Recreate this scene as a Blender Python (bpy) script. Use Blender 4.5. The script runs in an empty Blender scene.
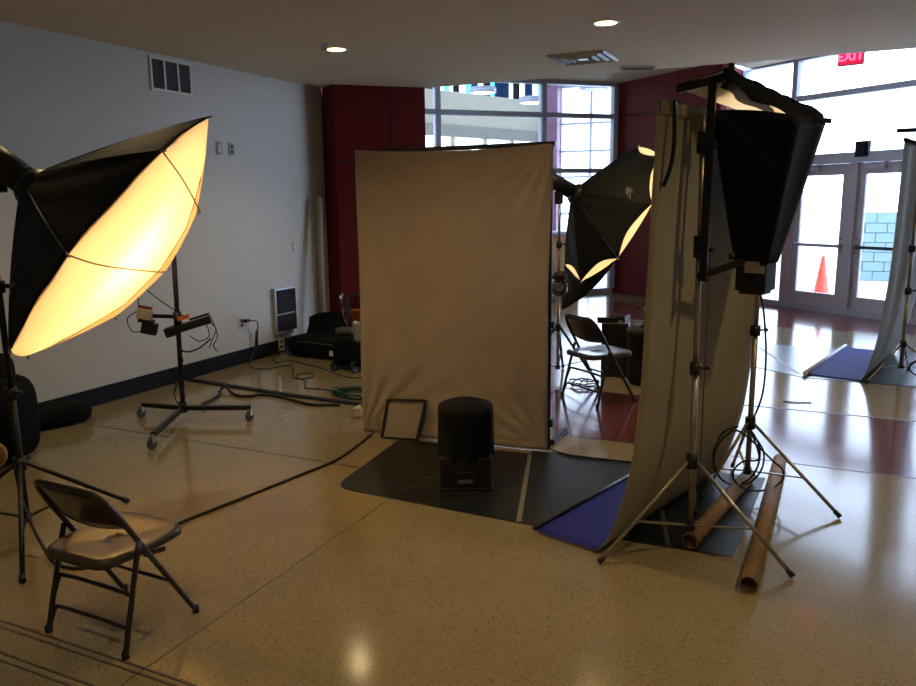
import bpy, bmesh, math, random
from mathutils import Vector, Matrix
PI = math.pi
rnd = random.Random(7)
scn = bpy.context.scene
col = scn.collection

# ------------------------------------------------------------------ camera, world, exposure
HC = 1.75
pitch, roll, az, fpx = math.radians(10.5), math.radians(0.7), math.radians(25.4), 770.0
fh = Vector((-math.sin(az), math.cos(az), 0)); r0 = Vector((math.cos(az), math.sin(az), 0)); zz = Vector((0, 0, 1))
fw = fh * math.cos(pitch) - zz * math.sin(pitch); u0 = r0.cross(fw)
rt = r0 * math.cos(roll) - u0 * math.sin(roll); up = u0 * math.cos(roll) + r0 * math.sin(roll)
cd = bpy.data.cameras.new('camera'); cam = bpy.data.objects.new('camera', cd); col.objects.link(cam)
cam.matrix_world = Matrix(((rt.x, up.x, -fw.x, 0), (rt.y, up.y, -fw.y, 0), (rt.z, up.z, -fw.z, HC), (0, 0, 0, 1)))
cd.sensor_width = 36; cd.lens = fpx / 916 * 36; cd.clip_start = 0.05; cd.clip_end = 300
scn.camera = cam
scn.view_settings.view_transform = 'Standard'; scn.view_settings.look = 'None'
scn.view_settings.gamma = 1; scn.view_settings.use_curve_mapping = False
scn.view_settings.exposure = 0.25
scn.cycles.max_bounces = 10; scn.cycles.diffuse_bounces = 5; scn.cycles.glossy_bounces = 4
scn.cycles.transparent_max_bounces = 16; scn.cycles.sample_clamp_indirect = 8
scn.cycles.use_denoising = True

SKY = 6.3
world = bpy.data.worlds.new('world'); scn.world = world; world.use_nodes = True
wn = world.node_tree; wn.nodes.clear()
wo = wn.nodes.new('ShaderNodeOutputWorld'); wb = wn.nodes.new('ShaderNodeBackground')
wc = wn.nodes.new('ShaderNodeTexCoord'); ws = wn.nodes.new('ShaderNodeSeparateXYZ'); wr = wn.nodes.new('ShaderNodeValToRGB')
wn.links.new(wc.outputs['Generated'], ws.inputs[0]); wn.links.new(ws.outputs['Z'], wr.inputs[0])
wr.color_ramp.elements[0].color = (0.60, 0.74, 0.95, 1); wr.color_ramp.elements[1].color = (0.50, 0.68, 1.0, 1)
wn.links.new(wr.outputs[0], wb.inputs['Color']); wb.inputs['Strength'].default_value = SKY
wn.links.new(wb.outputs[0], wo.inputs[0])

OCTA_W = 35.0      # lamp in the near octagonal softbox
OCTA2_W = 30.0
CAN_W = 62.0       # each recessed ceiling lamp
WARM = (1.0, 0.58, 0.20)
CANC = (1.0, 0.74, 0.36)

def portal(a, b, z0, z1, inward):
    a = Vector((*a, 0)); b = Vector((*b, 0)); m = (a + b) / 2 + Vector((0, 0, (z0 + z1) / 2))
    ld = bpy.data.lights.new('window_portal', 'AREA'); ld.shape = 'RECTANGLE'
    ld.size = (b - a).length; ld.size_y = z1 - z0; ld.cycles.is_portal = True
    o = bpy.data.objects.new('window_portal', ld); col.objects.link(o)
    zax = -Vector((*inward, 0)).normalized(); xax = (b - a).normalized(); yax = zax.cross(xax)
    o.matrix_world = Matrix(((xax.x, yax.x, zax.x, m.x), (xax.y, yax.y, zax.y, m.y), (xax.z, yax.z, zax.z, m.z), (0, 0, 0, 1)))
portal((-1.40, 14.20), (3.0, 10.9), 0.0, 3.85, (-0.6, -0.8))
portal((-7.7, 23.1), (-3.9, 23.1), 0.0, 5.0, (0, -1))

# ------------------------------------------------------------------ helpers
def mat(name, c, rough=0.6, metal=0.0, var=0.12, scale=12.0, bump=0.0, bscale=60.0, spec=0.5, trans=None, coat=0.0):
    m = bpy.data.materials.new(name); m.use_nodes = True
    nt = m.node_tree; b = nt.nodes['Principled BSDF']
    tc = nt.nodes.new('ShaderNodeTexCoord'); n = nt.nodes.new('ShaderNodeTexNoise'); n.inputs['Scale'].default_value = scale
    n.inputs['Detail'].default_value = 4
    nt.links.new(tc.outputs['Object'], n.inputs['Vector'])
    r = nt.nodes.new('ShaderNodeValToRGB')
    lo = [max(0, x * (1 - var)) for x in c]; hi = [min(1, x * (1 + var)) for x in c]
    r.color_ramp.elements[0].position = 0.3; r.color_ramp.elements[1].position = 0.7
    r.color_ramp.elements[0].color = (*lo, 1); r.color_ramp.elements[1].color = (*hi, 1)
    nt.links.new(n.outputs['Fac'], r.inputs[0]); nt.links.new(r.outputs[0], b.inputs['Base Color'])
    b.inputs['Roughness'].default_value = rough; b.inputs['Metallic'].default_value = metal
    b.inputs['Specular IOR Level'].default_value = spec; b.inputs['Coat Weight'].default_value = coat
    if bump:
        n2 = nt.nodes.new('ShaderNodeTexNoise'); n2.inputs['Scale'].default_value = bscale; n2.inputs['Detail'].default_value = 3
        nt.links.new(tc.outputs['Object'], n2.inputs['Vector'])
        bp = nt.nodes.new('ShaderNodeBump'); bp.inputs['Strength'].default_value = bump; bp.inputs['Distance'].default_value = 0.01
        nt.links.new(n2.outputs['Fac'], bp.inputs['Height']); nt.links.new(bp.outputs[0], b.inputs['Normal'])
    return m

def terrazzo(name, base, chipd, chipl):
    m = bpy.data.materials.new(name); m.use_nodes = True; nt = m.node_tree; b = nt.nodes['Principled BSDF']
    geo = nt.nodes.new('ShaderNodeNewGeometry')
    v = nt.nodes.new('ShaderNodeTexVoronoi'); v.inputs['Scale'].default_value = 110; nt.links.new(geo.outputs['Position'], v.inputs['Vector'])
    hs = nt.nodes.new('ShaderNodeSeparateColor'); nt.links.new(v.outputs['Color'], hs.inputs[0])
    gt = nt.nodes.new('ShaderNodeMath'); gt.operation = 'GREATER_THAN'; gt.inputs[1].default_value = 0.86; nt.links.new(hs.outputs[0], gt.inputs[0])
    lt = nt.nodes.new('ShaderNodeMath'); lt.operation = 'LESS_THAN'; lt.inputs[1].default_value = 0.42; nt.links.new(v.outputs['Distance'], lt.inputs[0])
    mm = nt.nodes.new('ShaderNodeMath'); mm.operation = 'MULTIPLY'; nt.links.new(gt.outputs[0], mm.inputs[0]); nt.links.new(lt.outputs[0], mm.inputs[1])
    g2 = nt.nodes.new('ShaderNodeMath'); g2.operation = 'GREATER_THAN'; g2.inputs[1].default_value = 0.8; nt.links.new(hs.outputs[1], g2.inputs[0])
    n = nt.nodes.new('ShaderNodeTexNoise'); n.inputs['Scale'].default_value = 1.3; n.inputs['Detail'].default_value = 5; nt.links.new(geo.outputs['Position'], n.inputs['Vector'])
    r = nt.nodes.new('ShaderNodeValToRGB'); r.color_ramp.elements[0].position = .3; r.color_ramp.elements[1].position = .7
    r.color_ramp.elements[0].color = (*[x * .88 for x in base], 1); r.color_ramp.elements[1].color = (*[min(1, x * 1.08) for x in base], 1)
    nt.links.new(n.outputs['Fac'], r.inputs[0])
    a = nt.nodes.new('ShaderNodeMix'); a.data_type = 'RGBA'; nt.links.new(g2.outputs[0], a.inputs['Factor']); nt.links.new(r.outputs[0], a.inputs[6]); a.inputs[7].default_value = (*chipl, 1)
    c = nt.nodes.new('ShaderNodeMix'); c.data_type = 'RGBA'; nt.links.new(mm.outputs[0], c.inputs['Factor']); nt.links.new(a.outputs[2], c.inputs[6]); c.inputs[7].default_value = (*chipd, 1)
    nt.links.new(c.outputs[2], b.inputs['Base Color'])
    n3 = nt.nodes.new('ShaderNodeTexNoise'); n3.inputs['Scale'].default_value = 2.2; nt.links.new(geo.outputs['Position'], n3.inputs['Vector'])
    mr = nt.nodes.new('ShaderNodeMapRange'); mr.inputs[3].default_value = 0.10; mr.inputs[4].default_value = 0.16; nt.links.new(n3.outputs['Fac'], mr.inputs[0]); nt.links.new(mr.outputs[0], b.inputs['Roughness'])
    b.inputs['Specular IOR Level'].default_value = 0.5
    return m

def emit(name, c, s, rough=.5):
    m = bpy.data.materials.new(name); m.use_nodes = True; b = m.node_tree.nodes['Principled BSDF']
    b.inputs['Base Color'].default_value = (*[x * .6 for x in c], 1); b.inputs['Emission Color'].default_value = (*c, 1); b.inputs['Emission Strength'].default_value = s
    b.inputs['Roughness'].default_value = rough
    return m

def glassy(name, tint=(1, 1, 1), gloss=0.08):
    m = bpy.data.materials.new(name); m.use_nodes = True; nt = m.node_tree; nt.nodes.clear()
    o = nt.nodes.new('ShaderNodeOutputMaterial'); t = nt.nodes.new('ShaderNodeBsdfTransparent'); g = nt.nodes.new('ShaderNodeBsdfGlossy')
    t.inputs[0].default_value = (*tint, 1); g.inputs['Roughness'].default_value = 0.02
    x = nt.nodes.new('ShaderNodeMixShader'); lw = nt.nodes.new('ShaderNodeLayerWeight'); lw.inputs['Blend'].default_value = gloss * 2
    nt.links.new(lw.outputs['Fresnel'], x.inputs[0]); nt.links.new(t.outputs[0], x.inputs[1]); nt.links.new(g.outputs[0], x.inputs[2]); nt.links.new(x.outputs[0], o.inputs[0])
    return m

def cloth_trans(name, c, tr):
    m = bpy.data.materials.new(name); m.use_nodes = True; nt = m.node_tree; nt.nodes.clear()
    o = nt.nodes.new('ShaderNodeOutputMaterial'); d = nt.nodes.new('ShaderNodeBsdfDiffuse'); t = nt.nodes.new('ShaderNodeBsdfTranslucent')
    n = nt.nodes.new('ShaderNodeTexNoise'); n.inputs['Scale'].default_value = 5; r = nt.nodes.new('ShaderNodeValToRGB')
    r.color_ramp.elements[0].color = (*[x * .93 for x in c], 1); r.color_ramp.elements[1].color = (*c, 1); nt.links.new(n.outputs['Fac'], r.inputs[0])
    nt.links.new(r.outputs[0], d.inputs[0]); nt.links.new(r.outputs[0], t.inputs[0])
    x = nt.nodes.new('ShaderNodeMixShader'); x.inputs[0].default_value = tr
    nt.links.new(d.outputs[0], x.inputs[1]); nt.links.new(t.outputs[0], x.inputs[2]); nt.links.new(x.outputs[0], o.inputs[0])
    return m

M = {}
M['tan'] = terrazzo('tan_terrazzo', (0.245, 0.198, 0.116), (0.12, 0.09, 0.055), (0.27, 0.225, 0.14))
M['red_tz'] = terrazzo('red_terrazzo', (0.12, 0.032, 0.028), (0.09, 0.026, 0.023), (0.15, 0.050, 0.042))
M['strip'] = mat('divider_metal', (0.06, 0.05, 0.045), .45)
M['wall'] = mat('wall_paint', (0.62, 0.62, 0.60), .55, var=.02, bump=.15, bscale=90)
M['ceil'] = mat('ceiling_paint', (0.78, 0.69, 0.55), .8, var=.02, bump=.1, bscale=120)
M['white'] = mat('white_paint', (0.8, 0.8, 0.78), .5, var=.03)
M['navy'] = mat('navy_vinyl', (0.009, 0.012, 0.020), .6, spec=.2)
M['platep'] = mat('grey_plate', (0.40, 0.40, 0.38), .6, spec=.2)
M['dullorange'] = mat('dull_orange', (0.40, 0.20, 0.05), .6)
M['redwall'] = mat('red_panel', (0.15, 0.012, 0.014), .6, var=.05, spec=.2)
M['joint'] = mat('joint_dark', (0.02, 0.008, 0.01), .6)
M['frame'] = mat('hazed_aluminium_frame', (0.46, 0.50, 0.66), .4, .1, var=.03)  # pale blue mixed into the colour for the haze around the bright doors
M['doorp'] = mat('door_paint', (0.52, 0.52, 0.64), .45, .0, var=.03)
M['beige_frame'] = mat('beige_frame', (0.62, 0.5, 0.36), .5)
M['glass'] = glassy('window_glass')
M['glass_teal'] = glassy('teal_glass', (.25, .75, .85))
M['glass_dark'] = glassy('violet_glass', (.05, .09, .15))
M['black'] = mat('black_plastic', (0.012, 0.012, 0.013), .45)
M['blackmet'] = mat('black_metal', (0.012, 0.012, 0.012), .45, .0, spec=.35)
M['chairmet'] = mat('brown_black_enamel', (0.018, 0.014, 0.012), .28, var=.1, coat=.4)
M['chairseat'] = mat('brown_enamel_seat', (0.055, 0.038, 0.032), .32, var=.1, coat=.25)
M['fabric'] = mat('black_fabric', (0.007, 0.008, 0.009), .85, var=.2, bump=.4, bscale=40, spec=.15)
M['nylon'] = mat('black_nylon', (0.010, 0.010, 0.009), .65, var=.2, bump=.5, bscale=14, spec=.25)
M['navyfab'] = mat('dark_softbox_fabric', (0.007, 0.009, 0.018), .75, var=.15, bump=.3, bscale=16, spec=.2)
M['chrome'] = mat('steel', (0.42, 0.40, 0.36), .3, .85, var=.05)
M['steel'] = mat('stand_steel', (0.40, 0.36, 0.29), .38, .7, var=.06)
M['silver'] = mat('silver_lining', (0.75, 0.72, 0.66), .5, .2, var=.03)
M['diff'] = cloth_trans('diffuser_cloth', (0.92, 0.90, 0.86), .65)
M['diffb'] = cloth_trans('diffuser_border_cloth', (0.80, 0.66, 0.46), .45)
M['seam'] = mat('seam_thread', (0.22, 0.14, 0.06), .8)
M['canvas'] = mat('taupe_muslin', (0.33, 0.285, 0.25), .85, var=.05, scale=4, bump=.3, bscale=25)
M['paperback'] = mat('grey_paper_back', (0.33, 0.30, 0.225), .8, var=.04, scale=3, spec=.2)
M['blue'] = mat('blue_backdrop', (0.013, 0.015, 0.21), .7, var=.06, spec=.2)
M['mat'] = mat('black_floor_vinyl', (0.009, 0.010, 0.011), .42, var=.25, scale=3, bump=.15, bscale=10, spec=.3)
M['matbg'] = mat('grey_floor_vinyl', (0.02, 0.035, 0.04), .25, var=.2, scale=3)
M['tape'] = mat('silver_tape', (0.20, 0.18, 0.14), .45, .3)
M['card'] = mat('cardboard', (0.24, 0.15, 0.085), .75, var=.15, scale=8)
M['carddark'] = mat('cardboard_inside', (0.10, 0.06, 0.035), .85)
M['greybd'] = mat('grey_board', (0.30, 0.27, 0.23), .8)
M['orange'] = mat('orange_plastic', (0.75, 0.20, 0.03), .5)
M['cone'] = mat('cone_orange', (0.85, 0.10, 0.05), .5)
M['green'] = mat('green_cord', (0.01, 0.06, 0.055), .45)
M['cord'] = mat('black_cord', (0.012, 0.011, 0.010), .5)
M['ivory'] = mat('ivory_plastic', (0.60, 0.55, 0.42), .45)
M['plate'] = mat('steel_plate', (0.5, 0.52, 0.54), .35, .7)
M['grille'] = mat('grille_dark', (0.05, 0.05, 0.055), .6)
M['label'] = mat('paper_label', (0.55, 0.50, 0.44), .7, var=.2)
M['labelw'] = mat('white_label', (0.75, 0.75, 0.72), .7)
M['ink'] = mat('grey_logo', (0.22, 0.24, 0.24), .5)
M['wood'] = mat('counter_wood', (0.45, 0.26, 0.11), .45, var=.2)
M['purple'] = mat('purple_steel', (0.26, 0.13, 0.24), .5)
M['conc'] = mat('concrete', (0.55, 0.54, 0.50), .9, var=.08, bump=.2)
M['block'] = mat('pale_block', (0.21, 0.30, 0.30), .9, var=.06, scale=3, bump=.3)
M['mortar'] = mat('mortar', (0.16, 0.23, 0.24), .9)
M['bag'] = glassy('clear_plastic_bag', (.72, .62, .68), .12)
M['globe'] = glassy('clear_bulb_glass', (.72, .78, .76), .3)
M['lamp_on'] = emit('lamp_lens', CANC, 7.0)
M['can_trim'] = mat('can_trim', (0.7, 0.66, 0.58), .4)
M['pend'] = emit('pendant_lens', (1, .92, .8), 3.0)
M['exit'] = emit('exit_face', (1.0, .02, .10), 0.55)
M['exit_t'] = emit('exit_letters', (1.0, .10, .25), 2.2)
M['exit_b'] = mat('exit_box', (0.5, 0.08, 0.08), .5)

WM = {}   # world matrix of each object as built
def wm(o): return WM[o.name] if o is not None else Matrix()

def tag(o, label=None, cat=None, group=None, kind=None):
    if label: o['label'] = label
    if cat: o['category'] = cat
    if group: o['group'] = group
    if kind: o['kind'] = kind
    return o

def thing(name, label, cat, loc=(0, 0, 0), group=None):
    o = bpy.data.objects.new(name, None); col.objects.link(o); o.location = loc
    o.empty_display_size = .1
    WM[o.name] = Matrix.Translation(Vector(loc))
    return tag(o, label, cat, group)

class MB:
    def __init__(s): s.v = []; s.f = []; s.sm = []; s.mi = []
    def add(s, vs, fs, smooth=False, mi=0):
        n = len(s.v); s.v += [Vector(v) for v in vs]
        for f in fs: s.f.append([i + n for i in f]); s.sm.append(smooth); s.mi.append(mi)
        return s
    def box(s, c, size, rz=0.0, R=None, mi=0):
        x, y, z = [a / 2 for a in size]
        m = Matrix.Translation(Vector(c)) @ (R.to_4x4() if R is not None else Matrix.Rotation(rz, 4, 'Z'))
        vs = [m @ Vector(p) for p in ((-x, -y, -z), (x, -y, -z), (x, y, -z), (-x, y, -z), (-x, -y, z), (x, -y, z), (x, y, z), (-x, y, z))]
        return s.add(vs, [(0, 3, 2, 1), (4, 5, 6, 7), (0, 1, 5, 4), (1, 2, 6, 5), (2, 3, 7, 6), (3, 0, 4, 7)], mi=mi)
    def bar(s, a, b, w, h, upv=(0, 0, 1)):
        a = Vector(a); b = Vector(b); d = (b - a); L = d.length; d.normalize(); u = Vector(upv)
        if abs(d.dot(u)) > .98: u = Vector((1, 0, 0))
        x = d.cross(u).normalized(); u = x.cross(d)
        R = Matrix((d, x, u)).transposed()
        return s.box((a + b) / 2, (L, w, h), R=R)
    def tube(s, pts, r, n=8, cap=True):
        pts = [Vector(p) for p in pts]; rs = r if isinstance(r, (list, tuple)) else [r] * len(pts)
        d0 = (pts[1] - pts[0]).normalized(); u = Vector((0, 0, 1)) if abs(d0.z) < .9 else Vector((1, 0, 0))
        x = d0.cross(u).normalized(); vs = []
        for i, p in enumerate(pts):
            if i == 0: d = pts[1] - p
            elif i == len(pts) - 1: d = p - pts[i - 1]
            else: d = (pts[i + 1] - p).normalized() + (p - pts[i - 1]).normalized()
            if d.length < 1e-6: d = d0.copy()
            d.normalize(); x = (x - d * x.dot(d)).normalized(); y = d.cross(x)
            for k in range(n):
                a = 2 * PI * k / n; vs.append(p + (x * math.cos(a) + y * math.sin(a)) * rs[i])
        fs = [(i * n + k, i * n + (k + 1) % n, (i + 1) * n + (k + 1) % n, (i + 1) * n + k) for i in range(len(pts) - 1) for k in range(n)]
        s.add(vs, fs, True)
        if cap:
            m = len(s.v) - len(vs)
            s.f.append([m + k for k in range(n)][::-1]); s.sm.append(False); s.mi.append(0)
            s.f.append([m + (len(pts) - 1) * n + k for k in range(n)]); s.sm.append(False); s.mi.append(0)
        return s
    def cyl(s, a, b, r, n=12, r2=None): return s.tube([a, b], [r, r if r2 is None else r2], n)
    def lathe(s, c, prof, n=20, axis=(0, 0, 1)):
        ax = Vector(axis).normalized(); u = Vector((1, 0, 0)) if abs(ax.x) < .9 else Vector((0, 1, 0)); x = ax.cross(u).normalized(); y = ax.cross(x)
        vs = [Vector(c) + ax * h + (x * math.cos(2 * PI * k / n) + y * math.sin(2 * PI * k / n)) * r for (r, h) in prof for k in range(n)]
        return s.add(vs, [(i * n + k, i * n + (k + 1) % n, (i + 1) * n + (k + 1) % n, (i + 1) * n + k) for i in range(len(prof) - 1) for k in range(n)], True)
    def ball(s, c, r, n=10):
        return s.lathe(c, [(max(1e-4, r * math.sin(PI * i / n)), -r * math.cos(PI * i / n)) for i in range(n + 1)], n + 2)
    def grid(s, fn, nu, nv, smooth=True):
        vs = [fn(i / nu, j / nv) for i in range(nu + 1) for j in range(nv + 1)]
        return s.add(vs, [(i * (nv + 1) + j, (i + 1) * (nv + 1) + j, (i + 1) * (nv + 1) + j + 1, i * (nv + 1) + j + 1) for i in range(nu) for j in range(nv)], smooth)
    def prism(s, poly, z0, z1):
        n = len(poly); vs = [(p[0], p[1], z0) for p in poly] + [(p[0], p[1], z1) for p in poly]
        return s.add(vs, [list(range(n))[::-1], list(range(n, 2 * n))] + [(i, (i + 1) % n, n + (i + 1) % n, n + i) for i in range(n)])
    def build(s, name, m, parent=None, solid=0, bevel=0, mats=None, subd=0, keep0=False, off=0.0):
        me = bpy.data.meshes.new(name)
        vs = s.v
        c = Vector((0, 0, 0))
        if vs and not keep0:
            lo = Vector([min(v[i] for v in vs) for i in range(3)]); hi = Vector([max(v[i] for v in vs) for i in range(3)])
            c = (lo + hi) / 2
            if parent is None: c.z = lo.z
        me.from_pydata([v - c for v in vs], [], s.f); me.update()
        for p, sm, mi in zip(me.polygons, s.sm, s.mi): p.use_smooth = sm; p.material_index = mi
        for mm in ([m] + (mats or [])): me.materials.append(M[mm] if isinstance(mm, str) else mm)
        o = bpy.data.objects.new(name, me); col.objects.link(o)
        o.location = c; WM[o.name] = Matrix.Translation(c)
        if parent is not None:
            o.parent = parent; o.matrix_parent_inverse = WM[parent.name].inverted()
        if subd:
            q = o.modifiers.new('subd', 'SUBSURF'); q.levels = subd; q.render_levels = subd
        if solid:
            q = o.modifiers.new('solid', 'SOLIDIFY'); q.thickness = abs(solid); q.offset = off
            if mats: q.material_offset = 1; q.material_offset_rim = 0
        if bevel:
            q = o.modifiers.new('bevel', 'BEVEL'); q.width = bevel; q.segments = 2; q.limit_method = 'ANGLE'
        return o

def copy_tree(o, parent=None):
    c = o.copy(); col.objects.link(c); WM[c.name] = WM[o.name]
    if parent is not None: c.parent = parent
    for ch in list(o.children): copy_tree(ch, c)
    return c

def smooth_path(pts, sub=6):
    P = [Vector(p) for p in pts]; out = []
    for i in range(len(P) - 1):
        a = P[max(i - 1, 0)]; b = P[i]; c = P[i + 1]; d = P[min(i + 2, len(P) - 1)]
        for k in range(sub):
            t = k / sub
            out.append(0.5 * ((2 * b) + (c - a) * t + (2 * a - 5 * b + 4 * c - d) * t * t + (3 * b - a - 3 * c + d) * t ** 3))
    return out + [P[-1]]

def cable(name, pts, r, m, label=None, cat='cable', parent=None, group=None, n=6):
    o = MB().tube(smooth_path(pts), r, n).build(name, m, parent)
    if label: tag(o, label, cat, group)
    return o

def st(name, mb, m, parent=None, **k):
    o = mb.build(name, m, parent, **k)
    if parent is None: o['kind'] = 'structure'
    return o

# ------------------------------------------------------------------ the setting
fl = MB()
def poly(mb, pts): mb.prism(pts, -0.05, 0.0)
poly(fl, [(-5.75, -3.5), (7.5, -3.5), (7.5, 5.37), (-5.75, 5.37)])
poly(fl, [(-5.75, 5.37), (-2.95, 5.37), (-2.95, 6.8), (-5.75, 6.8)])
poly(fl, [(-5.75, 6.8), (7.5, 6.8), (7.5, 7.4), (2.52, 11.15), (-7.5, 11.15), (-7.5, 8.2), (-5.75, 8.2)])
poly(fl, [(-7.5, 13.0), (-1.594, 13.0), (-3.4, 14.4), (-3.4, 23), (-12.5, 23), (-12.5, 10.5), (-7.5, 10.5)])
floor = st('floor', fl, 'tan')
st('terrazzo_band', MB().prism([(-2.95, 5.37), (7.5, 5.37), (7.5, 6.8), (-2.95, 6.8)], -0.05, 0), 'red_tz', floor)
st('terrazzo_band', MB().prism([(-7.5, 11.15), (2.52, 11.15), (-1.397, 14.087), (-1.594, 13.0), (-7.5, 13.0)], -0.05, 0), 'red_tz', floor)
for (a, b, w) in [((-2.95, 5.37), (7.4, 5.37), .012), ((-2.95, 6.8), (7.4, 6.8), .03), ((-7.4, 11.15), (2.5, 11.15), .02), ((-5.7, 4.155), (-2.4, 4.155), .012),
                  ((-2.245, -3.4), (-2.245, 3.76), .005), ((-3.4, 1.895), (7.4, 1.895), .010), ((-5.7, 1.895), (-3.4, 1.895), .010), ((-5.7, 1.863), (7.4, 1.863), .010),
                  ((-5.7, 1.737), (7.4, 1.737), .010), ((-5.7, 1.703), (7.4, 1.703), .010)]:
    mx, my = (a[0] + b[0]) / 2, (a[1] + b[1]) / 2
    sx = abs(a[0] - b[0]) or w; sy = abs(a[1] - b[1]) or w
    st('divider_strip', MB().box((mx, my, 0.0), (sx, sy, 0.0024)), 'strip', floor)

def wallseg(mb, a, b, z0, z1, t=.15, side=1):
    a = Vector((*a, 0)); b = Vector((*b, 0)); d = (b - a).normalized(); n = Vector((-d.y, d.x, 0)) * side
    p = [a, b, b + n * t, a + n * t]
    mb.prism([(q.x, q.y) for q in p] if side > 0 else [(q.x, q.y) for q in p][::-1], z0, z1); return mb

st('wall_left', wallseg(MB(), (-5.75, -3.5), (-5.75, 8.25), 0, 3.13), 'wall')
st('wall_rear', wallseg(MB(), (7.5, -3.5), (-5.75, -3.5), 0, 3.13, side=1), 'wall')
st('wall_right', wallseg(MB(), (7.5, -3.5), (7.5, 7.4), 0, 3.13, side=-1), 'wall')
st('wall_alcove', wallseg(wallseg(MB(), (-5.9, 8.25), (-7.5, 8.25), 0, 3.8, side=-1), (-7.5, 8.1), (-7.5, 10.5), 0, 3.8), 'wall')
cl = MB(); cl.prism([(-5.75, -3.5), (7.5, -3.5), (7.5, 7.4), (5.52, 8.9), (-5.75, 8.9)], 3.13, 3.8)
cl.prism([(-7.5, 8.1), (-5.75, 8.1), (-5.75, 8.9), (5.52, 8.9), (-1.2, 14.1), (-1.594, 13.1), (-3.57, 14.55), (-7.6, 10.5)], 3.8, 3.95)
st('ceiling', cl, 'ceil')
st('baseboard_left', MB().box((-5.742, 2.4, .0775), (.016, 11.7, .155)), 'navy')

# red wall beside the left wall (angled) and the red wall between the window and the doors
def red_wall(name, pts, ztop, zj, vj, th=.12):
    mb = MB()
    for a, b in zip(pts[:-1], pts[1:]): wallseg(mb, a, b, 0, ztop, th, 1)
    o = st(name, mb, 'redwall')
    for z in zj:
        j = MB()
        for a, b in zip(pts[:-1], pts[1:]):
            a3 = Vector((*a, z)); b3 = Vector((*b, z)); d = (b3 - a3).normalized(); n = Vector((d.y, -d.x, 0)) * .002
            j.bar(a3 + n, b3 + n, .006, .016)
        st('panel_joint', j, 'joint', o)
    for (p, d) in vj:
        st('panel_joint', MB().box((p[0], p[1], ztop / 2), (.006, .006, ztop)), 'joint', o)
    return o
red_wall('wall_red_left', [(-5.95, 8.41), (-5.43, 8.05), (-4.62, 8.855), (-4.95, 9.20)], 3.13, [2.225, 1.12], [((-4.925, 8.545), 0)])
red_wall('wall_red_centre', [(-3.66, 14.50), (-1.594, 12.95), (-1.397, 14.05)], 3.8, [3.2, 1.9, .7], [((-2.35, 13.515), 0)])

# generic glazed wall: frame members and one pane per cell
def glazed(name, P0, d, ss, zs, mw=.08, depth=.14, fm='frame', gm='glass', skip=(), skipv=()):
    P0 = Vector((*P0, 0)); d = Vector((*d, 0)).normalized(); ang = math.atan2(d.y, d.x)
    root = MB()
    a = P0 + d * ss[0]; b = P0 + d * ss[-1]
    # outer frame: header and sill
    m = (a + b) / 2; L = (b - a).length
    root.box((m.x, m.y, zs[-1] - mw / 2), (L, depth, mw), ang); root.box((m.x, m.y, zs[0] + mw / 2), (L, depth, mw), ang)
    o = st(name, root, fm)
    for i, s in enumerate(ss):
        for j in range(len(zs) - 1):
            if (i, j) in skipv: continue
            p = P0 + d * s
            z0, z1 = zs[j], zs[j + 1]
            if j == 0: z0 += mw
            if j == len(zs) - 2: z1 -= mw
            st('mullion', MB().box((p.x, p.y, (z0 + z1) / 2), (mw, depth, z1 - z0), ang), fm, o)
    for j in range(1, len(zs) - 1):
        for i in range(len(ss) - 1):
            if (i, j) in skip and (i, j - 1) in skip: continue
            p = P0 + d * (ss[i] + ss[i + 1]) / 2
            st('transom', MB().box((p.x, p.y, zs[j]), (ss[i + 1] - ss[i] - mw, depth * .9, mw * .9), ang), fm, o)
    for i in range(len(ss) - 1):
        for j in range(len(zs) - 1):
            if (i, j) in skip: continue
            p = P0 + d * (ss[i] + ss[i + 1]) / 2
            st('pane', MB().box((p.x, p.y, (zs[j] + zs[j + 1]) / 2), (ss[i + 1] - ss[i] - mw * .5, .008, zs[j + 1] - zs[j] - mw * .5), ang), gm if not callable(gm) else gm(i, j), o)
    return o
glazed('window_1', (-3.62, 14.38), (-1, -1), [0, 1.44, 3.40, 5.40], [0, 2.25, 3.21, 3.82], mw=.09)
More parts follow.
